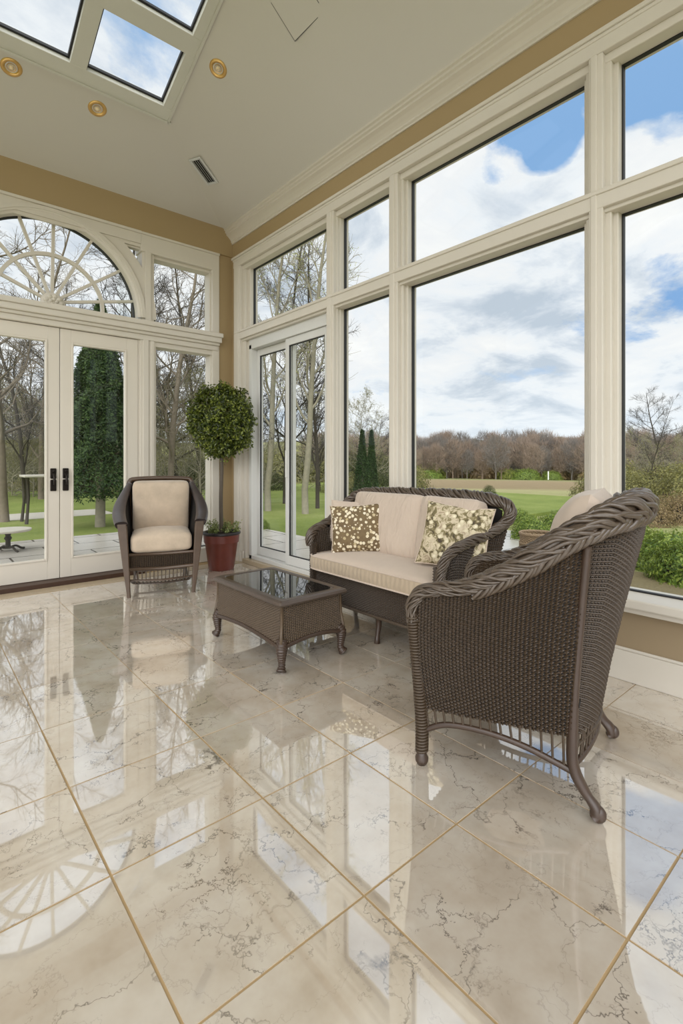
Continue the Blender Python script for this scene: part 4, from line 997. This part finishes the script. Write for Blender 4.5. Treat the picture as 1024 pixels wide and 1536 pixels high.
def topiary():
    base = np.array([2.352, 4.585, 0]); root = empty('potted_topiary', base); tag(root, 'lollipop-shaped ficus topiary in a glazed red-brown pot in the room corner', 'potted tree')
    m = MB(); m.lathe([(.001, 0), (.118, 0), (.124, .006), (.160, .262), (.168, .268), (.170, .275), (.178, .345), (.180, .352), (.162, .352), (.158, .33), (.15, .33)], base, 40); m.build('pot', M['terracotta'], root, smooth=True)
    m = MB(); m.lathe([(.160, .350), (.184, .348), (.190, .358), (.186, .372), (.176, .376), (.160, .372), (.158, .350)], base, 40); m.build('pot_rim', M['pot_rim'], root, smooth=True)
    m = MB(); a = np.linspace(0, 2*PI, 24, endpoint=False)
    P = np.array([[(base[0]+r*math.cos(t), base[1]+r*math.sin(t), .352+.012*mnoise.noise(Vector((r*30, t*3, 0)))+.02*(1-r/.165)) for t in a] for r in (.001, .04, .08, .12, .16)]); m.grid(P, wv=True); m.build('soil', M['soil'], root, smooth=True)
    m = MB(); st = spline([(base[0], base[1], .35), (base[0]-.004, base[1]+.003, .7), (base[0]+.003, base[1], 1.0), (base[0]-.005, base[1], 1.25)], 30); m.tube(st, np.interp(st[:, 2], [.35, 1.2], [.021, .017]), 10); m.build('stem', M['stem'], root, smooth=True)
    c = np.array([2.335, 4.56, 1.475])
    r = np.random.default_rng(3); d = sphere_pts(13000, 4)
    bump_ = np.array([mnoise.noise(Vector(q*3.2)) for q in d]); b2 = np.array([mnoise.noise(Vector(q*7+Vector((5, 5, 5)))) if False else mnoise.noise(Vector((q[0]*8+3, q[1]*8, q[2]*8))) for q in d])
    rad = (.92+.24*bump_+.18*b2)*r.uniform(.80, 1.0, len(d))**.7
    loc = np.stack([d[:, 0]*.335, d[:, 1]*.235, d[:, 2]*.375], 1)*rad[:, None]
    loc[:, 2] = np.where(loc[:, 2] < 0, loc[:, 2]*.98, loc[:, 2])
    R_ = np.stack([RT, FW, UP], 1)
    pts = c + loc@R_.T; nn = d@R_.T; nn[:, 2] += .35
    m = MB(); m.add(*leaves(pts, nn, .036, .75, seed=5)); m.build('leaves', M['ficus'], root)
    # twigs inside the crown
    m = MB()
    for q in sphere_pts(60, 9): 
        e = c + (np.array([q[0]*.30, q[1]*.21, q[2]*.33]))@R_.T; s_ = np.array([base[0], base[1], 1.18]); m.tube(spline([s_, (s_+e)/2+np.array([0, 0, .03]), e], 8), np.linspace(.007, .002, 8), 5)
    m.build('branches', M['stem'], root)
    # low herbs at the foot
    pts = []; nn = []; m2 = MB()
    for i in range(46):
        t = r.uniform(0, 2*PI); q = r.uniform(.03, .15); b = np.array([base[0]+q*math.cos(t), base[1]+q*math.sin(t), .36]); h = r.uniform(.04, .15)*(1.1-q*2); tip = b+np.array([math.cos(t)*.07*r.uniform(0, 1.2), math.sin(t)*.07, h])
        s_ = spline([b, (b+tip)/2+np.array([0, 0, .02]), tip], 7); m2.tube(s_, .0012, 4, cap=False)
        for p_ in s_[1:]:
            for _ in range(4): pts.append(p_+r.normal(0, .008, 3)); nn.append(r.normal(0, 1, 3)+[0, 0, .8])
    m2.build('herb_stems', M['herb'], root); m = MB(); m.add(*leaves(np.array(pts), np.array(nn), .022, .5, seed=6)); m.build('herb_leaves', M['herb'], root)
topiary()

# ================================================================== OUTDOORS
def gz(d, az=0.):
    z = np.where(d < 10, -.12, -.12-.03*(d-10)); z = np.where(d > 150, -4.32+(d-150)*.145*np.clip((285-d)/285+.75, 0, 1), z)
    return z
def gp(px, d):       # ground point at picture direction px, distance d
    p = at_depth_ground(px, d); p[2] = float(gz(math.hypot(p[0], p[1]))); return p
m = MB(); rad = np.concatenate([np.linspace(2.0, 40, 40), np.linspace(44, 150, 40), np.linspace(156, 300, 40)]); a = np.linspace(0, 2*PI, 181)[:-1]
Rr, Aa = np.meshgrid(rad, a, indexing='ij')
Z = gz(Rr) ; far = np.clip((Rr-150)/60, 0, 1)
Nz = np.array([[mnoise.noise(Vector((r*math.cos(t)*.012, r*math.sin(t)*.012, 0))) for t in a] for r in rad])
Z = Z + far*Nz*4.0 + np.clip((Rr-14)/30, 0, 1)*(1-far)*Nz*.25
m.grid(np.stack([Rr*np.cos(Aa), Rr*np.sin(Aa), Z], -1)[:81], wv=True); struct(m.build('ground', M['field'], smooth=True), 'mown grass and field beyond the windows')
m = MB(); m.grid(np.stack([Rr*np.cos(Aa), Rr*np.sin(Aa), Z], -1)[80:], wv=True); struct(m.build('hill', M['hill'], smooth=True), 'low hill on the horizon')
def slabs(name, mat, L, label=None):
    m = MB()
    for a, b in L: m.box(a, b)
    return struct(m.build(name, mat), label)
slabs('ground', M['lawn'], [((-14, 8.6, -.2), (4.4, 22, -.108)), ((4.4, 5.6, -.2), (16, 22, -.1085))], 'green lawn around the patio')
slabs('floor', M['patio_stone'], [((-6, YW+.2, -.2), (4.6, 8.6, -.10)), ((XW+.15, 2.3, -.2), (4.6, YW+.2, -.10)), ((4.6, 2.3, -.2), (7.6, 5.6, -.10))], 'stone paved patio outside')
slabs('path', M['concrete'], [((-12, 11.6, -.2), (3.4, 12.9, -.100))], 'pale garden path across the lawn')
slabs('ground', M['dry_grass'], [((XW+.3, -3, -.2), (5.9, 2.3, -.11)), ((XW+.1, -3, -.2), (XW+.3, 2.3, -.10))], 'dry grass strip outside the large window')
boxes('trim_23', M['concrete'], [((XW+.2, -3, -.2), (XW+.32, 5.2, -.03)), ((-.7, YW+.2, -.2), (XW+.3, YW+.32, -.03)), ((GX+.06, YF, .36), (XW+.25, 3.2, .405))], .004, 'outer stone sill under the windows')

def rot_to(d):
    d = np.asarray(d, float); return d/np.linalg.norm(d)
def grow(seed, H, r0, n1=14, n2=8, n3=7, spread=.9, first=.25, lean=(0, 0), up=.35, wob=.05, l1=.42, sides=5):
    """bare tree: returns (trunk mesh, twig mesh)"""
    r = np.random.default_rng(seed); T = MB(); W = MB()
    def path(p0, d, L, n, w, lift):
        P = [np.array(p0)]; d = rot_to(d)
        for i in range(n):
            d = rot_to(d + r.normal(0, w, 3) + np.array([0, 0, lift])/n); P.append(P[-1]+d*L/n)
        return np.array(P)
    tr = path((0, 0, -.1), (lean[0], lean[1], 1), H, 12, wob, .15); T.tube(tr, np.linspace(r0, r0*.12, 13), 8)
    for i in range(n1):
        f = first+(1-first)*(i+r.uniform(0, .8))/n1; k_ = f*12; p = np.array([np.interp(k_, range(13), tr[:, j]) for j in range(3)]); az = i*2.4+r.uniform(-.5, .5)
        el = r.uniform(.25, .8); L = H*l1*(1.15-f)*r.uniform(.7, 1.15)+.3
        b = path(p, (math.cos(az)*spread, math.sin(az)*spread, el), L, 7, .16, up); rb = r0*(1.05-f)*.42+.004; T.tube(b, np.linspace(rb, rb*.2, 8), sides)
        for j in range(n2):
            g = .2+.8*(j+r.uniform(0, .9))/n2; q = np.array([np.interp(g*7, range(8), b[:, c]) for c in range(3)]); dd = rot_to(b[-1]-b[0]) + r.normal(0, .55, 3); l2 = L*.45*(1.2-g)*r.uniform(.6, 1.2)+.12
            c = path(q, dd, l2, 4, .2, up*.6); rc = rb*.32+.002; W.tube(c, np.linspace(rc, rc*.3, 5), 3, cap=False)
            for k2 in range(n3):
                h = .15+.85*(k2+r.uniform(0, .9))/n3; e = np.array([np.interp(h*4, range(5), c[:, cc]) for cc in range(3)]); ee = rot_to(c[-1]-c[0]) + r.normal(0, .6, 3)
                t = path(e, ee, l2*.5*r.uniform(.5, 1.2)+.05, 2, .25, .1); W.tube(t, np.linspace(rc*.5, rc*.22, 3), 3, cap=False)
    return T, W
def tree_proto(name, mat, *a, leaf=None, lsize=.05, ln=2, **kw):
    root = empty(name); T, W = grow(*a, **kw); T.build('trunk', mat, root, smooth=True); W.build('branches', mat, root)
    if leaf:
        V = np.vstack(W.v); r = np.random.default_rng(5); idx = r.choice(len(V), int(len(V)*ln*.1), replace=False)
        m = MB(); m.add(*leaves(V[idx]+r.normal(0, .02, (len(idx), 3)), r.normal(0, 1, (len(idx), 3)), lsize, .5, seed=3)); m.build('leaves', M[leaf], root)
    return root
def put(proto, px, d, label, cat, group=None, scale=1., rz=None, first=[set()], sz=None):
    if proto.name in first[0]: o = copy_tree(proto)
    else: o = proto; first[0].add(proto.name)
    o.location = tuple(gp(px, d)); o.rotation_euler = (0, 0, rng.uniform(0, 6.28) if rz is None else rz); o.scale = (scale, scale, scale*(sz or 1))
    for k_ in ('label', 'category', 'group'):
        if k_ in o: del o[k_]
    tag(o, label, cat, group); return o
tall = tree_proto('bare_tree', M['bark'], 11, 8.5, .085, n1=24, n2=9, n3=8, spread=.7, first=.14, l1=.27)
pale = tree_proto('bare_tree', M['bark_pale'], 23, 8.5, .085, n1=22, n2=10, n3=9, spread=.55, first=.24, l1=.22, up=.6, leaf='spring_leaf', lsize=.04, ln=.8)
slim = tree_proto('bare_tree', M['bark_dark'], 31, 7.5, .055, n1=26, n2=9, n3=8, spread=.5, first=.12, l1=.18, wob=.05)
broad = tree_proto('bare_tree', M['bark_dark'], 47, 6.0, .085, n1=22, n2=12, n3=10, spread=1.1, first=.2, l1=.42)
bush = tree_proto('bare_thicket', M['bark_pale'], 53, 3.6, .022, n1=26, n2=9, n3=8, spread=.9, first=.03, l1=.55, up=.5, leaf='olive_shrub', lsize=.045, ln=1.5)

def shrub_proto(name, mat, seed, n=5000, size=.07, r=(1, 1, .8), noise_=.3, core=True, stems=True, flowers=False):
    root = empty(name); g = np.random.default_rng(seed); d = sphere_pts(n, seed); d[:, 2] = np.abs(d[:, 2])*1.0-.12
    nb = np.array([mnoise.noise(Vector((q[0]*2+seed, q[1]*2, q[2]*2)))+.5*mnoise.noise(Vector((q[0]*5+seed, q[1]*5, q[2]*5))) for q in d])
    rad_ = (1+noise_*nb)*g.uniform(.55, 1, n)**.5
    P = d*np.array(r)*rad_[:, None]; P[:, 2] = np.maximum(P[:, 2]+.05, .02)
    m = MB(); m.add(*leaves(P, d+[0, 0, .4], size, .8, seed=seed)); m.build('leaves', mat, root)
    if stems:
        m = MB()
        for q in d[:70]: e = q*np.array(r)*.85; e[2] = max(e[2], .1); m.tube(spline([(0, 0, 0), e*.5+np.array([0, 0, .08]), e], 6), np.linspace(.02*r[0], .004, 6), 4, cap=False)
        m.build('stems', M['bark_dark'], root)
    return root
s_green = shrub_proto('leafy_shrub', M['shrub'], 3, 5200, .085)
s_olive = shrub_proto('olive_shrub', M['olive_shrub'], 5, 7000, .06, (1, 1, 1.0))
s_brown = shrub_proto('brown_shrub', M['brown_shrub'], 8, 6500, .055, (1, 1, .9))
s_hedge = shrub_proto('dark_shrub', M['hedge'], 9, 9000, .055, (1, 1, 1.1))
s_ball = shrub_proto('clipped_shrub', M['hedge'], 12, 4500, .06, (1, 1, 1.05), .06)

# --- left and middle: trees behind the french doors, side window and sliding door
T_ = [(tall, 8, 9.6, 1.0, 'bare tree with a leaning trunk seen in the left french door'), (slim, 38, 13.5, 1.1, 'thin upright bare tree right of the leaning one in the left french door'),
      (tall, 62, 15, 1.1, 'bare tree rising at the right edge of the left french door glass'), (broad, 92, 17, 1.2, 'wide crowned bare tree behind the meeting of the french doors'),
      (slim, 205, 12, 1.1, 'slender bare tree just right of the dark conifer'), (broad, 268, 13, 1.05, 'twiggy bare tree filling the right side window'),
      (tall, 252, 10.5, .9, 'bare tree close behind the side window post'), (slim, 300, 15, 1.2, 'tall thin bare tree at the right of the side window'),
      (pale, 402, 11.6, .95, 'straight trunked bare tree in the left pane of the sliding door'), (slim, 427, 13.5, 1.2, 'dark trunked bare tree by the meeting stile of the sliding door'),
      (pale, 458, 11.0, .95, 'pale thick trunked tree with fresh leaves in the right pane of the sliding door'), (slim, 476, 12.2, .95, 'thin dark tree beside the pale thick trunk'),
      (slim, 385, 17, 1.1, 'thin budding tree behind the left pane of the sliding door'), (broad, 555, 26, .68, 'budding bare tree behind the two clipped cones'), (tall, 575, 30, .60, 'grey bare tree right of the clipped cones'),
      (broad, 528, 33, .8, 'bare tree left of the clipped cones'), (broad, 990, 27, .93, 'bare round crowned tree above the scrub in the right window'), (slim, 972, 14, .42, 'small sapling standing in the scrub of the right window'),
      (slim, 330, 12, 1.0, 'bare tree hidden partly by the round topiary')]
for p_, px, d, sc_, lab in T_: put(p_, px, d, lab, 'tree', 'garden trees', sc_)
r = np.random.default_rng(77)
for i in range(22):
    px = -60+i*30+r.uniform(-12, 12)
    put([bush, s_hedge, bush, slim, s_olive][i % 5], px, r.uniform(17, 23), 'twiggy undergrowth plant in the thicket behind the lawn', 'shrub', 'thicket behind the lawn', r.uniform(.75, 1.1), sz=1.0)
for i in range(11):
    put(s_hedge, -50+i*38+r.uniform(-8, 8), r.uniform(20, 23), 'dark evergreen bush in the shaded row behind the lawn', 'bush', 'dark bushes behind the lawn', r.uniform(1.2, 1.7), sz=.9)
for i in range(16):
    px = -40+i*42+r.uniform(-12, 12)
    put([s_hedge, s_olive][i % 2], px, r.uniform(25, 29), 'dense dark hedge bush at the back of the garden', 'bush', 'hedge at the back of the garden', r.uniform(1.9, 2.5))
for i in range(4):
    put(bush, 230+i*24+r.uniform(-4, 4), r.uniform(10.5, 13), 'bare multi-stemmed bush behind the side window', 'bush', 'bushes behind the side window', r.uniform(.75, 1.0))
for i in range(5):
    put(bush, -15+i*16, r.uniform(14.5, 16.5), 'bare multi-stemmed bush behind the left french door', 'bush', 'bushes behind the left french door', r.uniform(.8, 1.05))

# --- dark conifer
def conifer(px, d, H, rb, label, name='conifer', mat='cypress', n=26000, size=.10, clip=False, seed=2, trunk=.55):
    root = empty(name, tuple(gp(px, d))); tag(root, label, 'tree' if not clip else 'topiary', None if not clip else 'clipped cone topiaries'); g = np.random.default_rng(seed)
    t = g.uniform(0, 1, n)**.75; az = g.uniform(0, 2*PI, n); z0 = trunk
    nb = np.array([mnoise.noise(Vector((math.cos(a_)*2, math.sin(a_)*2, t_*7+seed)))+.6*mnoise.noise(Vector((math.cos(a_)*5, math.sin(a_)*5, t_*16))) for a_, t_ in zip(az, t)])
    prof_ = (1-t)**.8*np.minimum(1, (t+.04)/.10)**.5 if not clip else ((1-t)*.92+.02)*np.minimum(1, (t+.03)/.06)
    rr_ = rb*prof_*(1+(.55 if not clip else .07)*nb)*g.uniform(.4, 1, n)**(.4 if not clip else .15)
    P = np.stack([rr_*np.cos(az), rr_*np.sin(az), z0+t*(H-z0)-(.10*rr_ if not clip else 0)], 1); N = np.stack([np.cos(az), np.sin(az), np.full(n, .5)], 1)
    m = MB(); m.add(*leaves(P, N, size, .7, aspect=.35, seed=seed)); m.build('foliage', M[mat], root, world=False)
    m = MB(); m.tube([(0, 0, -.05), (.02, 0, H*.3), (0, 0, H*.85)], [.09 if not clip else .04, .07 if not clip else .03, .01], 10); m.build('trunk', M['bark_pale'], root, smooth=True, world=False)
    if not clip:
        m = MB()
        for i in range(90):
            a_ = i*2.4; tt = .02+.85*i/90; z = z0+tt*(H-z0); L = rb*.85*(1-tt); m.tube([(0, 0, z-.1*L), (math.cos(a_)*L*.5, math.sin(a_)*L*.5, z), (math.cos(a_)*L, math.sin(a_)*L, z+.02)], [.02, .012, .004], 4, cap=False)
        m.build('branches', M['bark_dark'], root, world=False)
    return root
conifer(150, 8.9, 4.0, .74, 'tall dark green conifer outside the right french door', n=70000, size=.065)
conifer(543, 7.2, 1.62, .235, 'front clipped cone shrub on the patio behind the sofa', name='cone_topiary', mat='yew', n=9000, size=.035, clip=True, seed=5, trunk=.06)
conifer(557, 7.9, 1.66, .20, 'rear clipped cone shrub half hidden by the front one', name='cone_topiary', mat='yew', n=9000, size=.035, clip=True, seed=8, trunk=.06)

# --- shrubs by the big windows
for p_, px, d, sc_, sz_, lab in ((s_green, 800, 7.6, .36, 1.15, 'leafy green shrub left in the bed behind the basket'), (s_green, 845, 8.4, .50, .85, 'wide leafy green shrub behind the near armchair'), (s_green, 775, 9.5, .36, .9, 'small yellow-green shrub beside the end of the sofa'),
        (s_ball, 733, 17.3, .33, 1.75, 'small ball shaped shrub on the open lawn'), (s_green, 1000, 5.6, .50, 1.0, 'green shrub low in the right window above the dry grass'), (s_green, 1045, 5.0, .50, 1.0, 'green shrub cut by the right edge of the picture'), (s_green, 950, 6.6, .42, 1.0, 'green shrub beside the window post behind the armchair back'),
        (s_brown, 962, 9.5, .62, 1.0, 'rounded dry brown shrub behind the green shrubs in the right window'), (s_brown, 1020, 10, .7, 1.0, 'dry brown shrub at the right edge behind the green ones'), (s_olive, 945, 13, 1.0, 1.1, 'olive grey shrub left in the right window'),
        (s_olive, 1000, 14, 1.25, 1.1, 'olive grey shrub in the middle of the right window'), (s_olive, 1045, 12, 1.2, 1.1, 'olive grey shrub at the right window edge'), (s_green, 484, 7.6, .16, 1.9, 'small climbing plant beside the sliding door frame'),
        (s_green, 393, 8.6, .14, 1.6, 'little conical plant on the grass in the left sliding door pane'), (s_green, 788, 96, 2.9, .9, 'bright yellow-green bush in front of the far wood'), (s_green, 640, 98, 3.4, .6, 'low green bush at the left end of the far wood'), (s_green, 826, 99, 2.2, 1.0, 'green bush right of the bright one before the far wood')):
    put(p_, px, d, lab, 'shrub', 'garden shrubs', sc_, sz=sz_)
for i in range(14):
    put([s_olive, s_brown, bush][i % 3], 925+i*11+r.uniform(-5, 5), r.uniform(15, 21), 'scrubby grey-green bush in the dense scrub of the right window', 'bush', 'scrub in the right window', r.uniform(1.1, 1.5) if i % 3 < 2 else .62)

# --- far wood: many small bare trees
far = []
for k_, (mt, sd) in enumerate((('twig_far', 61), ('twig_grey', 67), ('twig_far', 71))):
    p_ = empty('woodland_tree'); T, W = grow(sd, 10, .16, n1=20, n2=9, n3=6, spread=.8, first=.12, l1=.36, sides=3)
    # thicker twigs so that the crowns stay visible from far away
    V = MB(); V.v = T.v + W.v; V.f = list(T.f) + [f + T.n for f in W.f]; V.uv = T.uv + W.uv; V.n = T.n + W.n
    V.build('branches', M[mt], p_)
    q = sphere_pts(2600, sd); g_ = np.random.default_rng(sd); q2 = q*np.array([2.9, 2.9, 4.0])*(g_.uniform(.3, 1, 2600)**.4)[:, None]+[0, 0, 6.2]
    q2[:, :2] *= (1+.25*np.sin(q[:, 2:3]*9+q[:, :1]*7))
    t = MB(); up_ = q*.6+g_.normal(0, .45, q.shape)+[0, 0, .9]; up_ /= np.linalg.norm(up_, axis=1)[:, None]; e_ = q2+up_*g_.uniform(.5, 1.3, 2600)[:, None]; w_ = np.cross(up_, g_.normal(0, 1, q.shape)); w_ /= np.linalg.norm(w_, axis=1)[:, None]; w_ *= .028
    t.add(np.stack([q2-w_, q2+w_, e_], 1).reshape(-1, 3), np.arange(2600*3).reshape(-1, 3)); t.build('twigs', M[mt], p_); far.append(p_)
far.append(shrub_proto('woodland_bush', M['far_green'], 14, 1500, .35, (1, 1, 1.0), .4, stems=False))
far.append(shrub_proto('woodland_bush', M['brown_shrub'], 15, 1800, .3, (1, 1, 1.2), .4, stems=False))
cnt = 0
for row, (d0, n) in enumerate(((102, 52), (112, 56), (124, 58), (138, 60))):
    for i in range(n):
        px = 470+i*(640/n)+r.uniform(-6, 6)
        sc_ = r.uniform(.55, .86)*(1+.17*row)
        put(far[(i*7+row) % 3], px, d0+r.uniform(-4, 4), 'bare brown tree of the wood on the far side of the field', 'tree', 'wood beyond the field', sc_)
for i in range(46):
    put(far[3 if i % 4 == 0 else 4], 480+i*14+r.uniform(-6, 6), r.uniform(97, 134), 'bushy undergrowth in the wood beyond the field', 'bush', 'undergrowth of the far wood', r.uniform(1.6, 3.2))
for i, (px, sc_) in enumerate(((648, 1.2), (712, 2.2), (745, 1.7), (790, 1.5), (838, 2.6), (846, 2.0), (876, 3.4), (700, 1.4), (722, 1.3))):
    put(s_olive, px, 262, 'dark tree clump standing on the hill crest', 'tree', 'tree clumps on the hill crest', sc_, sz=.9)

# --- garden things
b = gp(805, 5.75); root = empty('wicker_basket', (b[0], b[1], -.10)); tag(root, 'round woven basket standing on the patio outside the window', 'basket')
c = np.array([b[0], b[1], -.10]); m = MB(); hgt = .34
for i in range(26):
    z = .01+i*.0128; rr_ = np.interp(z, [0, .08, .2, .28, .34], [.135, .17, .185, .175, .18]); a_ = np.linspace(0, 2*PI, 97); wv_ = .006*np.cos(a_*24+i*PI)
    m.tube(np.stack([c[0]+(rr_+wv_)*np.cos(a_), c[1]+(rr_+wv_)*np.sin(a_), np.full(97, c[2]+z)], 1), .0068, 5, cap=False)
m.build('basket_body', M['basket'], root)
m = MB(); a_ = np.linspace(0, 2*PI, 80); m.add(*(lambda q: (q.v[0], q.f[0]))(braid(np.stack([c[0]+.183*np.cos(a_), c[1]+.183*np.sin(a_), np.full(80, c[2]+.345)], 1), .014, 5, .08))) if False else None
m = braid(np.stack([c[0]+.183*np.cos(a_), c[1]+.183*np.sin(a_), np.full(80, c[2]+.235)], 1), .013, 5, .08); m.build('band', M['basket'], root)
m = braid(np.stack([c[0]+.183*np.cos(a_), c[1]+.183*np.sin(a_), np.full(80, c[2]+.345)], 1), .015, 5, .08); m.build('rim', M['basket'], root)
m = MB(); m.lathe([(.001, .26), (.17, .26)], c, 24); m.build('filling', M['dry_grass'], root)
# garden table with cast legs
g = gp(60, 9.6); g[2] = -.108; root = empty('garden_table', tuple(g)); tag(root, 'weathered garden table on the lawn seen through the left french door', 'table')
m = MB(); m.box(g+[-.30, -.30, .86], g+[.30, .30, .90]); m.build('table_top', M['concrete'], root, bevel=.01)
for dx in (-1, 1):
    for dy in (-1, 1):
        m = MB(); m.tube([g+[dx*.24, dy*.24, .86], g+[dx*.22, dy*.22, .5], g+[dx*.26, dy*.26, 0]], [.03, .022, .03], 8); m.build('leg', M['bark_dark'], root, smooth=True)
g = at_depth_ground(12, 6.5, -.10); root = empty('pedestal_table', tuple(g)); tag(root, 'low pale pedestal table with ornate iron foot on the patio', 'table')
m = MB(); m.lathe([(.001, .255), (.25, .255), (.265, .27), (.262, .285), (.001, .288)], g, 30); m.build('table_top', M['concrete'], root, smooth=False)
m = MB(); m.lathe([(.10, .255), (.04, .24), (.028, .20), (.045, .17), (.028, .14), (.03, .07), (.055, .05), (.06, .04)], g, 20); m.build('pedestal', M['bark_dark'], root, smooth=True)
for i in range(4):
    t = i*PI/2+.4; e = np.array([math.cos(t), math.sin(t), 0]); m = MB(); m.tube(spline([g+e*.03+[0,0,.05], g+e*.10+[0,0,.06], g+e*.17+[0,0,.02], g+e*.21+[0,0,.015]], 12), .014, 8); m.build('foot', M['bark_dark'], root, smooth=True)
# rock wall and post
root = gp(975, 11.5); m = MB(); r3 = np.random.default_rng(9)
for i in range(5):
    q = gp(932+i*34, 12.0+r3.uniform(-.3, .3)); o = MB(); o.ball((0, 0, .18), (r3.uniform(.2, .25), .22, r3.uniform(.2, .34)), 14, 10)
    V = o.v[0]; V += np.array([[mnoise.noise(Vector(v*4+q))*.06]*3 for v in V]); rk = o.build('rock', M['rock'], smooth=True, world=False); rk.location = tuple(q); tag(rk, 'tan boulder in the row at the foot of the scrub', 'rock', 'boulders below the scrub')
q = gp(822, 94); m = MB(); m.tube([q, q+[0, 0, 1.6]], .12, 8); tag(m.build('fence_post', M['fence_white'], loc=tuple(q)), 'white post standing in the field before the wood', 'post')
